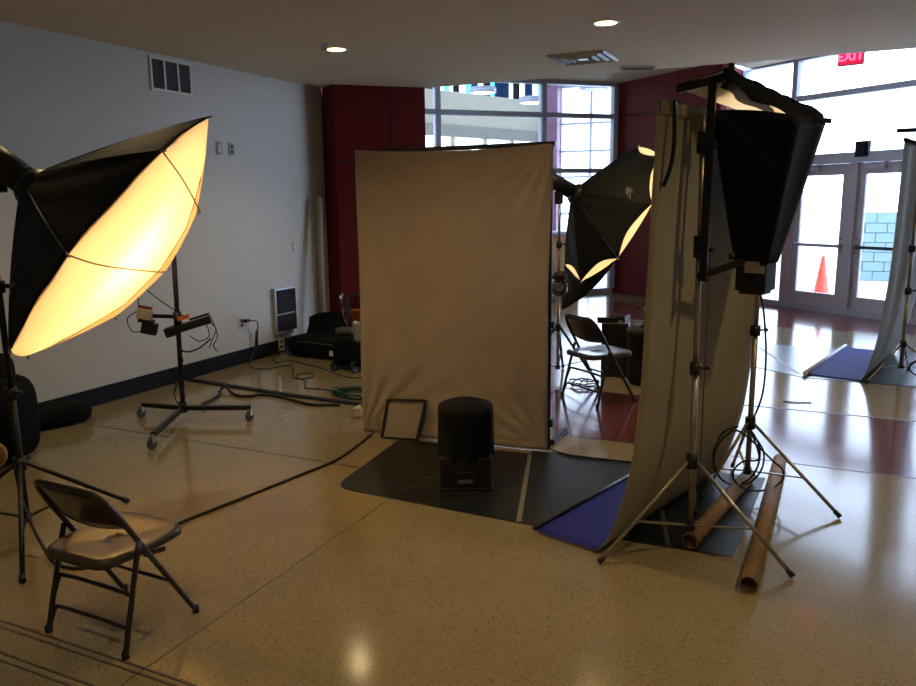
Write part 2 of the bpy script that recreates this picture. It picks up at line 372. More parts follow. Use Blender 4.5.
# door wall
P0 = (-.433, 13.364); dd = (.8, -.6)
dw = glazed('window_2', P0, dd, [-1.16, -.13, 2.1, 4.1], [0, 2.29, 3.215, 3.86], mw=.09, skip={(1, 0)}, skipv={(1, 1)})
M['teal_tint'] = glassy('sidelight_glass', (.75, .93, .95))
def dpt(s, z, off=0): return Vector((P0[0] + .8 * s - .6 * off, P0[1] - .6 * s - .8 * off, z))
DA = math.atan2(-.6, .8)
def door(name, s0, s1, hinge, label=None):
    w = s1 - s0; c = (s0 + s1) / 2; mb = MB()
    stile = .11
    for s in (s0 + stile / 2, s1 - stile / 2): mb.box(dpt(s, 1.115), (stile, .05, 2.19), DA)
    mb.box(dpt(c, .15), (w - 2 * stile, .05, .26), DA); mb.box(dpt(c, 2.13), (w - 2 * stile, .05, .16), DA)
    o = st(name, mb, 'doorp')
    st('pane', MB().box(dpt(c, 1.165), (w - 2 * stile, .01, 1.77), DA), 'glass', o)
    pb = MB().bar(dpt(s0 + .06, 1.01, .07), dpt(s1 - .06, 1.01, .07), .035, .045)
    pb.box(dpt(s0 + .06, 1.01, .045), (.05, .07, .06), DA).box(dpt(s1 - .06, 1.01, .045), (.05, .07, .06), DA)
    st('push_bar', pb, 'black' if hinge > 0 else 'frame', o)
    hs = s0 + .05 if hinge > 0 else s1 - .05
    h = MB().tube([dpt(hs, .93, .03), dpt(hs, .93, .08), dpt(hs, 1.12, .08), dpt(hs, 1.12, .03)], .010)
    st('door_handle', h, 'chrome', o)
    clo = MB().box(dpt(s0 + .28, 2.15, .06), (.28, .06, .06), DA).bar(dpt(s0 + .2, 2.19, .07), dpt(s0 + .45, 2.21, .03), .02, .012)
    st('door_closer', clo, 'frame', o)
    return o
door('door_1', -.02, .90, -1); door('door_2', 1.04, 1.96, 1)
st('wall_front', wallseg(MB(), (2.84, 10.91), (7.6, 7.34), 0, 3.9, .15, 1), 'wall')
fm = MB()
for s, w in ((-.055, .07), (.97, .14), (2.0, .08)): fm.box(dpt(s, 1.12), (w, .13, 2.24), DA)
st('trim_1', fm, 'doorp')
st('trim_2', MB().box(dpt(.97, 2.29, 0), (2.2, .16, .15), DA), 'frame')
o = tag(MB().box(dpt(1.09, 2.40, .06), (.20, .08, .22), DA).box(dpt(1.09, 2.40, .11), (.15, .03, .17), DA).build('motion_sensor', 'navy', bevel=.01),
        'dark square sensor box above the centre of the glass doors', 'sensor')

# outside
st('ground', MB().prism([(-3.3, 14.6), (-1.3, 14.2), (9, 6.4), (30, 6.4), (30, 45), (-3.3, 45)], -.08, -.02), 'conc')
bw = MB().prism([(.55, 18.35), (14, 18.35), (14, 18.5), (.55, 18.5)], -.02, 1.395)
bwo = st('wall_outside', bw, 'mortar')
bm0 = None
for r in range(7):
    for k in range(17):
        x = .55 + k * .4 + (.2 if r % 2 else 0)
        if bm0 is None:
            bm0 = MB().box((0, 0, 0), (.388, .05, .188)).build('block', 'block', bwo, bevel=.004)
            ob = bm0
        else:
            ob = bm0.copy(); col.objects.link(ob); WM[ob.name] = Matrix()
        ob.location = (x + .2, 18.34, .08 + r * .2)
cn = thing('traffic_cone', 'orange traffic cone standing outside the left glass door', 'traffic cone', (0, 14.6, 0))
MB().box((0, 14.6, .0), (.36, .36, .04)).build('base', 'cone', cn, bevel=.01)
MB().lathe((0, 14.6, .02), [(.14, 0), (.125, .05), (.03, .70), (.024, .72), (.001, .72)], 20).build('body', 'cone', cn)

# ------------------------------------------------------------------ atrium beyond the inner window
A0 = Vector((-9.27, 19, 0)); ad = Vector((.361, .933, 0)); AA = math.atan2(ad.y, ad.x)
def ap(s, z, off=0): p = A0 + ad * s; return Vector((p.x + .933 * off, p.y - .361 * off, z))
w = MB(); 
w.box(ap(-2, 1.55), (12.6, .2, 3.1), AA); w.box(ap(-2, 3.995), (12.6, .2, 1.15), AA); 
for s in (-6.4, -4.6, -2.8, -1.0, .12, 1.35, 2.45, 3.8): w.box(ap(s, 3.26), (.16, .2, .36), AA)
M['cream'] = mat('cream_paint', (.72, .69, .58), .6, var=.03)
aw = st('wall_atrium', w, 'cream')
st('ledge', MB().box(ap(-2, 3.56, .15), (12.6, .12, .30), AA), 'platep', aw)
seq = ['glass', 'glass_teal', 'glass_dark', 'glass', 'glass', 'glass_teal', 'glass_dark', 'glass_dark', 'glass', 'glass_teal', 'glass', 'glass_dark']
k = 0; s = -7.5
while s < 4.2:
    wd = .16 + .16 * rnd.random()
    st('coloured_pane', MB().box(ap(s + wd / 2, 4.82), (wd, .05, .5), AA), seq[k % 12] if k % 5 else 'navy', aw); s += wd; k += 1
st('ceiling_atrium', MB().prism([(-13, 10.5), (-7.5, 10.35), (-3.45, 14.5), (-3.2, 23.3), (-7.6, 23.3), (-12.9, 13)], 5.06, 5.2), 'white')
st('wall_atrium_right', wallseg(MB(), (-3.3, 14.6), (-3.3, 23.1), 0, 5.1, side=-1), 'white')
glazed('window_3', (-7.75, 23.0), (1, 0), [0, .35, 1.28, 2.3, 3.3, 4.3], [0, 1.3, 2.4, 3.15, 3.95, 5.05], mw=.07)
st('trim_3', MB().box((-7.55, 22.7, 2.5), (.34, .3, 5.0)), 'purple')
st('trim_4', wallseg(MB(), (-7.6, 10.4), (-3.55, 14.45), 3.86, 5.1, .12, 1), 'white')
for i, (x, y, z, lb) in enumerate([(-7.75, 17.9, 4.3, 'round white pendant lamp nearest the stair wall, behind the left pane'), (-6.5, 18.0, 4.0, 'round white pendant lamp seen beside the central window mullion'), (-4.95, 17.8, 4.18, 'grey round pendant lamp in front of the bright curtain wall')]):
    t = thing('pendant_lamp', lb, 'pendant lamp', (x, y, z), 'round pendant lamps in the atrium')
    MB().lathe((x, y, z), [(.001, .14), (.30, .14), (.33, .12), (.33, 0), (.30, .0)], 24).build('shade', 'frame', t)
    MB().lathe((x, y, z), [(.30, .01), (.001, -.01)], 24).build('diffuser', 'pend' if i < 2 else 'silver', t)
    MB().cyl((x, y, z + .14), (x, y, 5.06), .008, 6).build('cord', 'black', t)
ct = thing('reception_counter', 'wooden counter beyond the inner window, right of the taupe backdrop', 'counter', (-5.1, 14.5, 0))
MB().box((-5.35, 15.0, .52), (1.8, .5, 1.04), PI / 4).build('body', 'wood', ct, bevel=.01)
MB().box((-5.35, 15.0, 1.07), (1.9, .6, .05), PI / 4).build('top', 'frame', ct)

# ------------------------------------------------------------------ ceiling fittings
def can(x, y, label, z=3.13):
    t = thing('recessed_lamp', label, 'ceiling lamp', (x, y, z), 'recessed ceiling lamps')
    MB().lathe((x, y, z), [(.088, .0), (.092, -.004), (.115, -.006), (.118, 0.0)], 28).build('trim_ring', 'can_trim', t)
    MB().lathe((x, y, z - .002), [(.088, 0), (.001, 0.001)], 24).build('lens', 'lamp_on', t)
    return t
spots = [(-4.19, 6.28), (-1.70, 6.41), (.8, 6.4), (3.3, 6.4), (-4.19, 3.6), (-1.7, 3.6), (.8, 3.6), (3.3, 3.6), (-1.7, .8), (.8, .8), (3.3, .8)]
for i, (x, y) in enumerate(spots):
    if i < 2: can(x, y, ['lit round recessed lamp in the ceiling near the sprinkler, above the taupe backdrop', 'lit round recessed lamp in the ceiling, right, above the ceiling diffuser'][i])
    ld = bpy.data.lights.new('recessed_light', 'SPOT'); ld.energy = CAN_W; ld.color = CANC; ld.spot_size = 2.2; ld.spot_blend = .8; ld.shadow_soft_size = .07
    lo = bpy.data.objects.new('recessed_light', ld); col.objects.link(lo); lo.location = (x, y, 3.11)
t = thing('sprinkler_head', 'small ceiling sprinkler beside the left recessed lamp', 'sprinkler', (-4.13, 6.02, 3.13))
MB().lathe((-4.13, 6.02, 3.13), [(.045, 0), (.04, -.01), (.012, -.012), (.012, -.035), (.001, -.04)], 16).build('body', 'plate', t)
MB().lathe((-4.13, 6.02, 3.085), [(.03, 0), (.03, -.003), (.001, -.003)], 12).build('deflector', 'plate', t)
# square ceiling diffuser
t = thing('ceiling_diffuser', 'square louvred air diffuser in the ceiling near its edge', 'air vent', (-2.29, 7.8, 3.13))
for i, hw in enumerate((.29, .215, .14)):
    z = 3.126 - .004 * i
    def ring(u, v, hw=hw, z=z):
        a = [(-1, -1), (1, -1), (1, 1), (-1, 1), (-1, -1)]; k = int(round(u * 4)); q = a[k]; h = hw - .05 * v
        return Vector((-2.29 + q[0] * h, 7.8 + q[1] * h, z - .018 * (1 - abs(2 * v - 1)) + .0))
    MB().grid(ring, 4, 2, False).build('louvre', 'plate', t, solid=.003)
MB().box((-2.29, 7.8, 3.127), (.5, .5, .004)).build('backing', 'grille', t)
MB().box((-2.29, 7.8, 3.112), (.10, .10, .01)).build('centre_plate', 'plate', t)
# linear fixture near red wall
t = thing('linear_vent', 'pale linear grille at the ceiling edge beside the red wall', 'air vent', (-1.95, 8.6, 3.13))
MB().box((-1.93, 8.62, 3.118), (.36, .10, .024), .5).build('housing', 'white', t)
for q in (-1, 0, 1): MB().box((-1.93 - .017 * q, 8.62 + .028 * q, 3.104), (.34, .008, .006), .5).build('slat', 'grille', t)
# exit sign
ex = thing('exit_sign', 'red lit EXIT sign hanging at the ceiling edge above the doors', 'exit sign', (.12, 9.35, 3.02))
EA = -.25
MB().box((.12, 9.35, 3.165), (.25, .05, .17), EA).build('housing', 'exit_b', ex, bevel=.006)
MB().box((.12 - .026 * math.sin(-EA), 9.35 - .026 * math.cos(EA), 3.165), (.235, .004, .155), EA).build('face', 'exit', ex)
MB().cyl((.12, 9.35, 3.24), (.12, 9.35, 3.8), .012, 8).build('stem', 'exit_b', ex)
tcu = bpy.data.curves.new('exit_text', 'FONT'); tcu.body = 'EXIT'; tcu.size = .125; tcu.align_x = 'CENTER'; tcu.align_y = 'CENTER'; tcu.extrude = .002; tcu.offset = .003
to = bpy.data.objects.new('tmp', tcu); col.objects.link(to)
dg = bpy.context.evaluated_depsgraph_get(); me = bpy.data.meshes.new_from_object(to.evaluated_get(dg)); bpy.data.objects.remove(to)
def place_text(me, name, mtx, m, parent):
    me.transform(mtx); mb = MB(); mb.add([v.co.copy() for v in me.vertices], [list(p.vertices) for p in me.polygons]); return mb.build(name, m, parent)
place_text(me, 'lettering', Matrix.Translation((.12 - .030 * math.sin(-EA), 9.35 - .030, 3.165)) @ Matrix.Rotation(EA, 4, 'Z') @ Matrix.Rotation(PI / 2, 4, 'X'), 'exit_t', ex)

# ------------------------------------------------------------------ fittings on the left wall
WX = -5.75
t = thing('wall_grille', 'white three-panel return air grille high on the left wall', 'air vent', (WX, 5.78, 2.8))
y0, y1, z0, z1 = 5.53, 6.05, 2.79, 3.10
g = MB(); g.box((WX + .008, (y0 + y1) / 2, z0 + .012), (.016, y1 - y0, .024)).box((WX + .008, (y0 + y1) / 2, z1 - .012), (.016, y1 - y0, .024))
for y in (y0 + .012, y0 + (y1 - y0) / 3, y0 + 2 * (y1 - y0) / 3, y1 - .012): g.box((WX + .008, y, (z0 + z1) / 2), (.016, .02, z1 - z0 - .048))
g.build('frame', 'white', t)
MB().box((WX + .002, (y0 + y1) / 2, (z0 + z1) / 2), (.004, y1 - y0 - .02, z1 - z0 - .02)).build('backing', 'grille', t)
for kx in range(14):
    z = z0 + .035 + kx * .0185
    MB().box((WX + .008, (y0 + y1) / 2, z), (.010, y1 - y0 - .04, .003), R=Matrix.Rotation(.6, 3, 'Y')).build('slat', 'grille', t)
def plate(name, y, z, w, h, m, label, cat, kind):
    t = thing(name, label, cat, (WX, y, z - h / 2))
    MB().box((WX + .004, y, z), (.008, w, h)).build('cover_plate', m, t, bevel=.002)
    if kind == 'switch':
        MB().box((WX + .010, y, z), (.006, w * .4, h * .55)).build('rocker', 'white', t)
    elif kind == 'outlet':
        for q in (-1, 1): MB().box((WX + .009, y, z + q * h * .2), (.004, w * .45, h * .26)).build('socket', 'grille', t)
    return t
plate('switch_plate', 6.38, 2.31, .08, .13, 'platep', 'small steel plate high on the left wall, left of a pair', 'switch plate', 'switch')
plate('switch_plate', 6.57, 2.31, .08, .13, 'platep', 'small steel plate high on the left wall, right of a pair', 'switch plate', 'outlet')
plate('wall_outlet', 6.55, .45, .085, .13, 'ivory', 'wall outlet with a black plug adapter hanging from it', 'outlet', 'outlet')
plate('switch_plate', 7.56, 1.23, .06, .10, 'ivory', 'small ivory plate above the wall heater, nearer the heater', 'switch plate', 'switch')
plate('switch_plate', 7.78, 1.22, .07, .11, 'ivory', 'small ivory plate above the wall heater, nearer the red wall', 'switch plate', 'switch')
plate('wall_outlet', 7.20, .10, .10, .15, 'ivory', 'ivory outlet cover low over the baseboard beneath the wall heater', 'outlet', 'outlet').location.x += .012
# plug and adapter
t = thing('plug_adapter', 'black plug and inline adapter hanging by the wall outlet', 'adapter', (-5.7, 6.6, .2))
MB().box((-5.71, 6.6, .47), (.05, .05, .035)).build('plug', 'black', t, bevel=.005)
MB().tube(smooth_path([(-5.70, 6.62, .47), (-5.66, 6.70, .45), (-5.68, 6.74, .38), (-5.69, 6.73, .34)]), .006).build('lead', 'cord', t)
MB().cyl((-5.69, 6.73, .34), (-5.70, 6.72, .17), .018, 10).build('adapter_body', 'black', t)
# wall heater
t = thing('wall_heater', 'steel-framed recessed wall heater with dark grille', 'heater', (WX, 7.3, .2))
hy0, hy1, hz0, hz1 = 7.09, 7.50, .225, .77
g = MB(); g.box((WX + .025, (hy0 + hy1) / 2, hz0 + .015), (.05, hy1 - hy0, .03)).box((WX + .025, (hy0 + hy1) / 2, hz1 - .015), (.05, hy1 - hy0, .03))
for y in (hy0 + .012, hy1 - .012): g.box((WX + .025, y, (hz0 + hz1) / 2), (.05, .024, hz1 - hz0 - .06))
g.build('frame', 'plate', t, bevel=.003)
MB().box((WX + .015, (hy0 + hy1) / 2, (hz0 + hz1) / 2), (.02, hy1 - hy0 - .048, hz1 - hz0 - .06)).build('grille_backing', 'navy', t)
MB().box((WX + .03, (hy0 + hy1) / 2, hz0 + .23), (.012, hy1 - hy0 - .05, .012)).build('divider', 'plate', t)
for kx in range(26):
    z = hz0 + .04 + kx * .0185
    MB().box((WX + .032, (hy0 + hy1) / 2, z), (.01, hy1 - hy0 - .05, .0035), R=Matrix.Rotation(.5, 3, 'Y')).build('slat', 'grille', t)

# rolled tube leaning in the corner
t = tag(MB().cyl((-5.50, 7.72, 0), (-5.62, 7.93, 1.80), .035, 14).build('leaning_roll', 'canvas'), 'tall beige roll leaning in the corner by the red wall', 'roll')

# ------------------------------------------------------------------ folding chairs
def U(pts, r, name, m, parent, sub=5):
    return MB().tube(smooth_path(pts, sub), r, 10).build(name, m, parent)
def make_chair(label, seatm, bars):
    t = thing('folding_chair', label, 'chair', (0, 0, 0), 'brown metal folding chairs')
    r = .0115
    def ty(z): return .208 - z * (.398 / .665)   # y of the front-leg tubes by height
    for sx in (-1, 1):
        pts = [(sx * .218, ty(0.01), .01), (sx * .214, ty(.2), .2), (sx * .207, ty(.4), .4), (sx * .205, ty(.56), .56), (sx * .19, ty(.635), .635)]
        U(pts, r, 'leg', 'chairmet', t)
        MB().lathe((sx * .218, ty(0.01), .0), [(.001, 0), (.015, 0), (.016, .025), (.012, .03)], 10).build('foot_cap', 'black', t)
        U([(sx * .226, -.175, .01), (sx * .224, -.14, .15), (sx * .219, -.06, .44)], r, 'rear_leg', 'chairmet', t)
        MB().lathe((sx * .226, -.176, .0), [(.001, 0), (.015, 0), (.016, .025), (.012, .03)], 10).build('foot_cap', 'black', t)
    # top rail of the back hoop
    pts = [(-.19, ty(.635), .635), (-.165, ty(.668), .668), (-.12, ty(.682), .682), (.12, ty(.682), .682), (.165, ty(.668), .668), (.19, ty(.635), .635)]
    U(pts, r, 'back_hoop', 'chairmet', t, 4)
    # backrest panel, curved
    def bp(u, v):
        x = -.187 + .374 * u; z = .49 + .185 * v
        e = abs(2 * u - 1)
        z0 = .50 + .02 * (1 - e ** 2) * (-1); zt = .68 - .03 * e ** 4
        z = z0 + (zt - z0) * v
        return Vector((x, ty(z) - .022 * (1 - e ** 2) + .004, z))
    MB().grid(bp, 14, 6).build('backrest', 'chairmet', t, solid=.008)
    # seat: dished steel pan with rounded corners
    vs = []; 
    N = 32
    def outline(k, sc=1.0):
        a = 2 * PI * k / N; ca, sa = math.cos(a), math.sin(a); e = .32
        x = .200 * sc * math.copysign(abs(ca) ** e, ca); y = .210 * sc * math.copysign(abs(sa) ** e, sa)
        if y < 0: x *= .93
        return x, y
    mb = MB(); rings = [(1.0, -.022), (1.0, 0), (.97, .010), (.9, .012), (.6, .004), (.3, 0), (.02, -.001)]
    for sc, dz in rings:
        for k in range(N):
            x, y = outline(k, sc); vs.append((x, y + .005, .385 + dz + .012 * (y + .2)))
    mb.add(vs, [(i * N + k, i * N + (k + 1) % N, (i + 1) * N + (k + 1) % N, (i + 1) * N + k) for i in range(len(rings) - 1) for k in range(N)], True)
    mb.build('seat', seatm, t, solid=.003)
    for z in bars:
        y = -.175 + z * .27
        U([(-.2235, y - .0175, z - .07), (-.215, y - .004, z - .022), (-.175, y, z), (.175, y, z), (.215, y - .004, z - .022), (.2235, y - .0175, z - .07)], .009, 'stretcher', 'chairmet', t)
    U([(-.214, ty(.2), .2), (.214, ty(.2), .2)], .008, 'front_stretcher', 'chairmet', t, 2)
    for sx in (-1, 1): MB().bar((sx * .196, -.02, .362), (sx * .20, .08, .345), .006, .02).build('hinge_bracket', 'chairmet', t)
    return t
ch = make_chair('black metal folding chair in the foreground beneath the glowing softbox', 'chairseat', (.235, .11))
ch.location = (-2.59, 2.095, 0); ch.rotation_euler = (0, 0, math.radians(-1))
ch2 = copy_tree(ch); tag(ch2, 'brown metal folding chair on the dark red floor between the two backdrops')
ch2.location = (-1.74, 6.53, 0); ch2.rotation_euler = (0, 0, math.radians(-36)); ch2.scale = (1.1, 1.1, 1.1)

# ------------------------------------------------------------------ light stands and backdrop stands
def stand(name, label, cat, c, hubz, feet, top, m='steel', r=.013, collars=(), bracez=.14, colbot=.12, lean=(0, 0), group=None, clampm='black', legr=.010, hubr=.03):
    t = thing(name, label, cat, (c[0], c[1], 0), group)
    c = Vector((c[0], c[1], 0))
    def P(z): return Vector((c.x + lean[0] * z, c.y + lean[1] * z, z))
    zs = [colbot] + list(collars) + [top]
    rr = r
    for a, b in zip(zs[:-1], zs[1:]):
        MB().cyl(P(a), P(b), rr, 12).build('pole_section', m, t); rr *= .86
    for z in collars:
        MB().cyl(P(z - .03), P(z + .03), r * 1.7, 12).build('collar', clampm, t)
        k = MB().cyl(P(z), P(z) + Vector((.05, .01, .005)), .006, 8); k.ball(P(z) + Vector((.055, .01, .005)), .013, 6); k.build('knob', clampm, t)
    MB().cyl(P(hubz - .035), P(hubz + .035), hubr, 12).build('hub', clampm, t)
    MB().cyl(P(colbot - .02), P(colbot + .02), r * 1.5, 12).build('lower_collar', clampm, t)
    for f in feet:
        f3 = Vector((f[0], f[1], .012)); d = (f3 - P(hubz)); h = P(hubz) + Vector((d.x, d.y, 0)).normalized() * hubr * .8
        L = MB().cyl(h, f3, legr, 10); lg = L.build('leg', m, t)
        MB().cyl(f3 + (h - f3).normalized() * .04, f3 + Vector((0, 0, 0)), legr * 1.35, 10).build('foot_cap', 'black', lg)
        q = P(colbot); mid = h.lerp(f3, .60)
        MB().bar(q, mid, .016, .008).build('brace', m, t)
    return t
s1 = stand('backdrop_stand', 'steel tripod backdrop stand nearest the camera, before the grey-backed roll', 'stand', (-.517, 3.804), .46, [(-.887, 3.44), (-.028, 3.659), (-.55, 4.22)], 2.12, collars=(.93, 1.50, 1.98), lean=(-.012, -.0), group='tripod stands of the blue backdrop', r=.016)
s2 = stand('backdrop_stand', 'steel tripod stand holding the far end of the grey-backed roll, cable coiled on it', 'stand', (-.33, 4.76), .42, [(.179, 4.497), (-.555, 4.46), (-.45, 5.12)], 2.14, collars=(.98, 1.55), group='tripod stands of the blue backdrop', r=.016, bracez=.16)

# ------------------------------------------------------------------ taupe backdrop (centre left)
bd = thing('taupe_backdrop', 'taupe muslin backdrop stretched on a frame in the middle of the hall', 'backdrop', (-2.4, 4.95, 0))
TL, TR, BL, BR = Vector((-3.12, 4.87, 2.118)), Vector((-1.655, 4.98, 2.112)), Vector((-3.12, 4.86, .006)), Vector((-1.672, 4.965, .006))
def clothf(u, v):
    p = (BL * (1 - u) + BR * u) * (1 - v) + (TL * (1 - u) + TR * u) * v
    n = Vector((.075, -1, 0)).normalized()
    d = 0
    # folds radiating from the four corners
    for (cu, cv, am) in ((0, 1, .012), (1, 1, .014), (0, 0, .020), (1, 0, .016)):
        du, dv = abs(u - cu) * 1.45, abs(v - cv) * 2.1; rr = math.hypot(du, dv); an = math.atan2(dv, du)
        d += am * math.sin(an * 22 + cu * 2) * math.exp(-rr / .42) * min(1, rr * 8)
    d += .012 * math.sin(u * 31 + 1.2 * math.sin(v * 5)) * (.15 + .5 * abs(2 * u - 1) ** 3) + .008 * math.sin(v * 9 + u * 4)
    q = p + n * (d + .018 * math.sin(PI * v) )
    sg = 4 * u * (1 - u)
    q.x += -.0 + .012 * math.sin(PI * v) * (1 - 2 * u)
    q.z += (-.03 * sg * (v > .999)) + .0
    return q
MB().grid(clothf, 90, 70).build('muslin', 'canvas', bd, solid=.004)
MB().bar(TL + Vector((.10, .05, -.015)), TR + Vector((0, .05, .0)), .03, .03).build('crossbar', 'black', bd)
for p in (TL, TR):
    MB().cyl((p.x + (.03 if p is TL else -.03), p.y + .05, .0), (p.x + (.03 if p is TL else -.03), p.y + .05, 2.11), .014).build('post', 'black', bd)
for x in (-3.09, -1.69):
    MB().bar((x, 5.03 + (x + 3.09) * .07, .02), (x, 5.45, .02), .04, .03).build('foot', 'black', bd)
for z in (.20, .9): MB().box((-1.655, 5.0, z), (.03, .03, .05)).build('clip', 'black', bd)

# grey board in black frame, leaning on the backdrop
gb = thing('framed_grey_board', 'grey board in a thin black frame leaning against the taupe backdrop', 'framed board', (-2.74, 4.75, 0))
a, b = Vector((-2.905, 4.772, 0.008)), Vector((-2.635, 4.825, 0.008)); upd = Vector((.035, .045, .285))
a2, b2 = a + upd, b + upd + Vector((.02, 0, .01))
n = (b - a).cross(upd).normalized()
MB().add([a, b, b2, a2, a - n * .012, b - n * .012, b2 - n * .012, a2 - n * .012], [(0, 1, 2, 3), (7, 6, 5, 4), (0, 4, 5, 1), (1, 5, 6, 2), (2, 6, 7, 3), (3, 7, 4, 0)]).build('board', 'greybd', gb)
for p, q in ((a, b), (b, b2), (b2, a2), (a2, a)):
    MB().bar(p + n * .002, q + n * .002, .022 if abs((q - p).z) > .1 else .012, .012 if abs((q - p).z) > .1 else .022, upv=n).build('frame_side', 'black', gb)

# posing stool draped in black
ps = thing('posing_stool', 'black cloth-draped posing stool on the black floor mat', 'stool', (-1.90, 4.16, 0))
SA = math.radians(25)
def sp(x, y, z): return Vector((-1.935 + x * math.cos(SA) - y * math.sin(SA), 4.17 + x * math.sin(SA) + y * math.cos(SA), z))
MB().box(sp(0, 0, .11), (.315, .27, .20), SA).build('crate', 'blackmet', ps, bevel=.008)
MB().box(sp(0, 0, .012), (.33, .285, .02), SA).build('base_rim', 'blackmet', ps, bevel=.004)
fr = MB()
for x in (-.05, .05): fr.box(sp(x - .005, -.139, .085), (.006, .008, .075), SA)
for z in (.05, .12): fr.box(sp(-.005, -.139, z), (.10, .008, .006), SA)
fr.build('label_frame', 'grille', ps)
MB().box(sp(-.005, -.140, .066), (.085, .004, .02), SA).build('label_strip', 'ink', ps)
def drape(u, v):
    a = 2 * PI * u; N_ = 4.0
    ca, sa = math.cos(a), math.sin(a); k = (abs(ca) ** N_ + abs(sa) ** N_) ** (-1 / N_)
    if v < .3:
        f = v / .3; R = .170 * f ** .8; z = .535 - .030 * f ** 3 - .01 * math.sin(a * 3) * f
    else:
        f = (v - .3) / .7; R = .170 - .016 * f + .014 * math.sin(a * 9 + 2 * f) * f + .010 * math.sin(a * 4 + 1) * f; z = .500 - .315 * f - .012 * math.sin(a * 5) * f
    return sp(R * k * ca, R * k * sa * .92, z)
MB().grid(drape, 64, 24).build('drape', 'fabric', ps, solid=.003)

# black floor mats under the set
fmo = thing('floor_mat', 'large black vinyl mat on the floor under the middle set', 'floor mat', (-1.6, 4.3, 0))
def rounded(pts, rads, n=6):
    out = []; N_ = len(pts)
    for i, (p, r) in enumerate(zip(pts, rads)):
        p = Vector(p); a = (Vector(pts[i - 1]) - p).normalized(); b = (Vector(pts[(i + 1) % N_]) - p).normalized()
        if r == 0: out.append((p.x, p.y)); continue
        for k in range(n + 1):
            t_ = k / n; q = (p + a * r) * (1 - t_) ** 2 + p * 2 * t_ * (1 - t_) + (p + b * r) * t_ ** 2; out.append((q.x, q.y))
    return out
MB().prism(rounded([(-2.66, 3.775), (-1.405, 3.735), (-1.76, 4.86), (-2.77, 4.80)], (.14, 0, 0, .03)), .0, .004).build('sheet', 'mat', fmo)
MB().prism([(-1.405, 3.735), (-.70, 3.755), (-.31, 3.775), (-.30, 3.86), (-.24, 5.0), (-1.08, 4.98), (-1.78, 4.93)], .0, .004).build('sheet', 'mat', fmo)
MB().bar((-1.42, 3.74, .0055), (-1.755, 4.84, .0055), .028, .0015).build('tape_strip', 'tape', fmo)
MB().bar((-1.20, 3.80, .0052), (-.33, 4.25, .0052), .012, .0008).build('crease', 'grille', fmo)
MB().bar((-.62, 3.78, .0052), (-.86, 4.7, .0052), .022, .0008).build('tape_strip', 'grille', fmo)
for (p, q) in (((-2.6, 3.86), (-2.2, 3.95)), ((-2.45, 4.1), (-2.1, 4.18)), ((-2.3, 3.8), (-2.2, 4.05)), ((-1.95, 3.78), (-1.8, 3.9))):
    MB().bar((*p, .0048), (*q, .0048), .008, .0006).build('scuff', 'grille', fmo)

# ------------------------------------------------------------------ blue sweep, grey back
bs = thing('blue_backdrop', 'blue seamless backdrop with grey back sweeping down from a crossbar', 'backdrop', (-.8, 4.2, 0))
UX = Vector((.270, .963, 0)); PX = Vector((-.963, .270, 0))   # along the roll; out to the blue side
E0 = Vector((-.72, 3.49, 0)); WID = 1.40
prof = [(-.035, 2.155), (-.03, 2.0), (-.02, 1.75), (-.012, 1.43), (-.004, 1.07), (.008, .83), (.025, .63), (.045, .47), (.078, .33), (.11, .22), (.145, .12), (.18, .055), (.22, .018), (.28, .008), (.40, .007), (.52, .008), (.58, .018), (.592, .035)]
prof = [tuple(p) for p in smooth_path([(a_, 0, b_) for a_, b_ in prof], 3) for p in [(p.x, p.z)]]
def sweep(u, v):
    q = u * (len(prof) - 1); i = min(int(q), len(prof) - 2); f = q - i
    o_ = prof[i][0] * (1 - f) + prof[i + 1][0] * f; z = prof[i][1] * (1 - f) + prof[i + 1][1] * f
    o_ += .003 * math.sin(v * 5) * min(1, z)
    return E0 + UX * (v * WID) + PX * o_ + Vector((0, 0, z))
MB().grid(sweep, len(prof) - 1, 20).build('roll_sheet', 'paperback', bs, solid=.004, mats=['blue'])
h = MB()
def hem(u, v):
    a = 2 * PI * u
    return E0 + UX * (-.0 + v * (WID)) + PX * (-.038 + .008 * math.cos(a)) + Vector((0, 0, 2.135 + .030 * math.sin(a)))
MB().grid(hem, 14, 4).build('top_hem', 'paperback', bs)
MB().cyl(E0 + UX * .0 + PX * -.038 + Vector((0, 0, 2.135)), E0 + UX * (WID + .06) + PX * -.038 + Vector((0, 0, 2.135)), .006).build('crossbar', 'steel', bs)
MB().cyl(E0 + UX * -.01 + PX * .594 + Vector((0, 0, .030)), E0 + UX * (WID + .0) + PX * .594 + Vector((0, 0, .030)), .012).build('bottom_bar', 'black', bs)
e = E0 + UX * .10 + PX * -.06
cable('hanging_strap', [e + Vector((0, 0, 2.17)), e + Vector((.004, 0, 2.10)), e + Vector((.008, -.01, 1.98)), e + Vector((-.004, -.01, 1.88)), e + Vector((-.03, -.02, 1.80))], .010, 'black',
      'black strap hanging from the top of the grey-backed roll', 'strap')
cable('thin_cord', [E0 + UX * .62 + PX * -.035 + Vector((0, 0, z)) for z in (1.45, 1.1, .8, .5, .3, .12)], .0025, 'cord', 'thin black cord hanging down the grey back of the blue backdrop', 'cord')

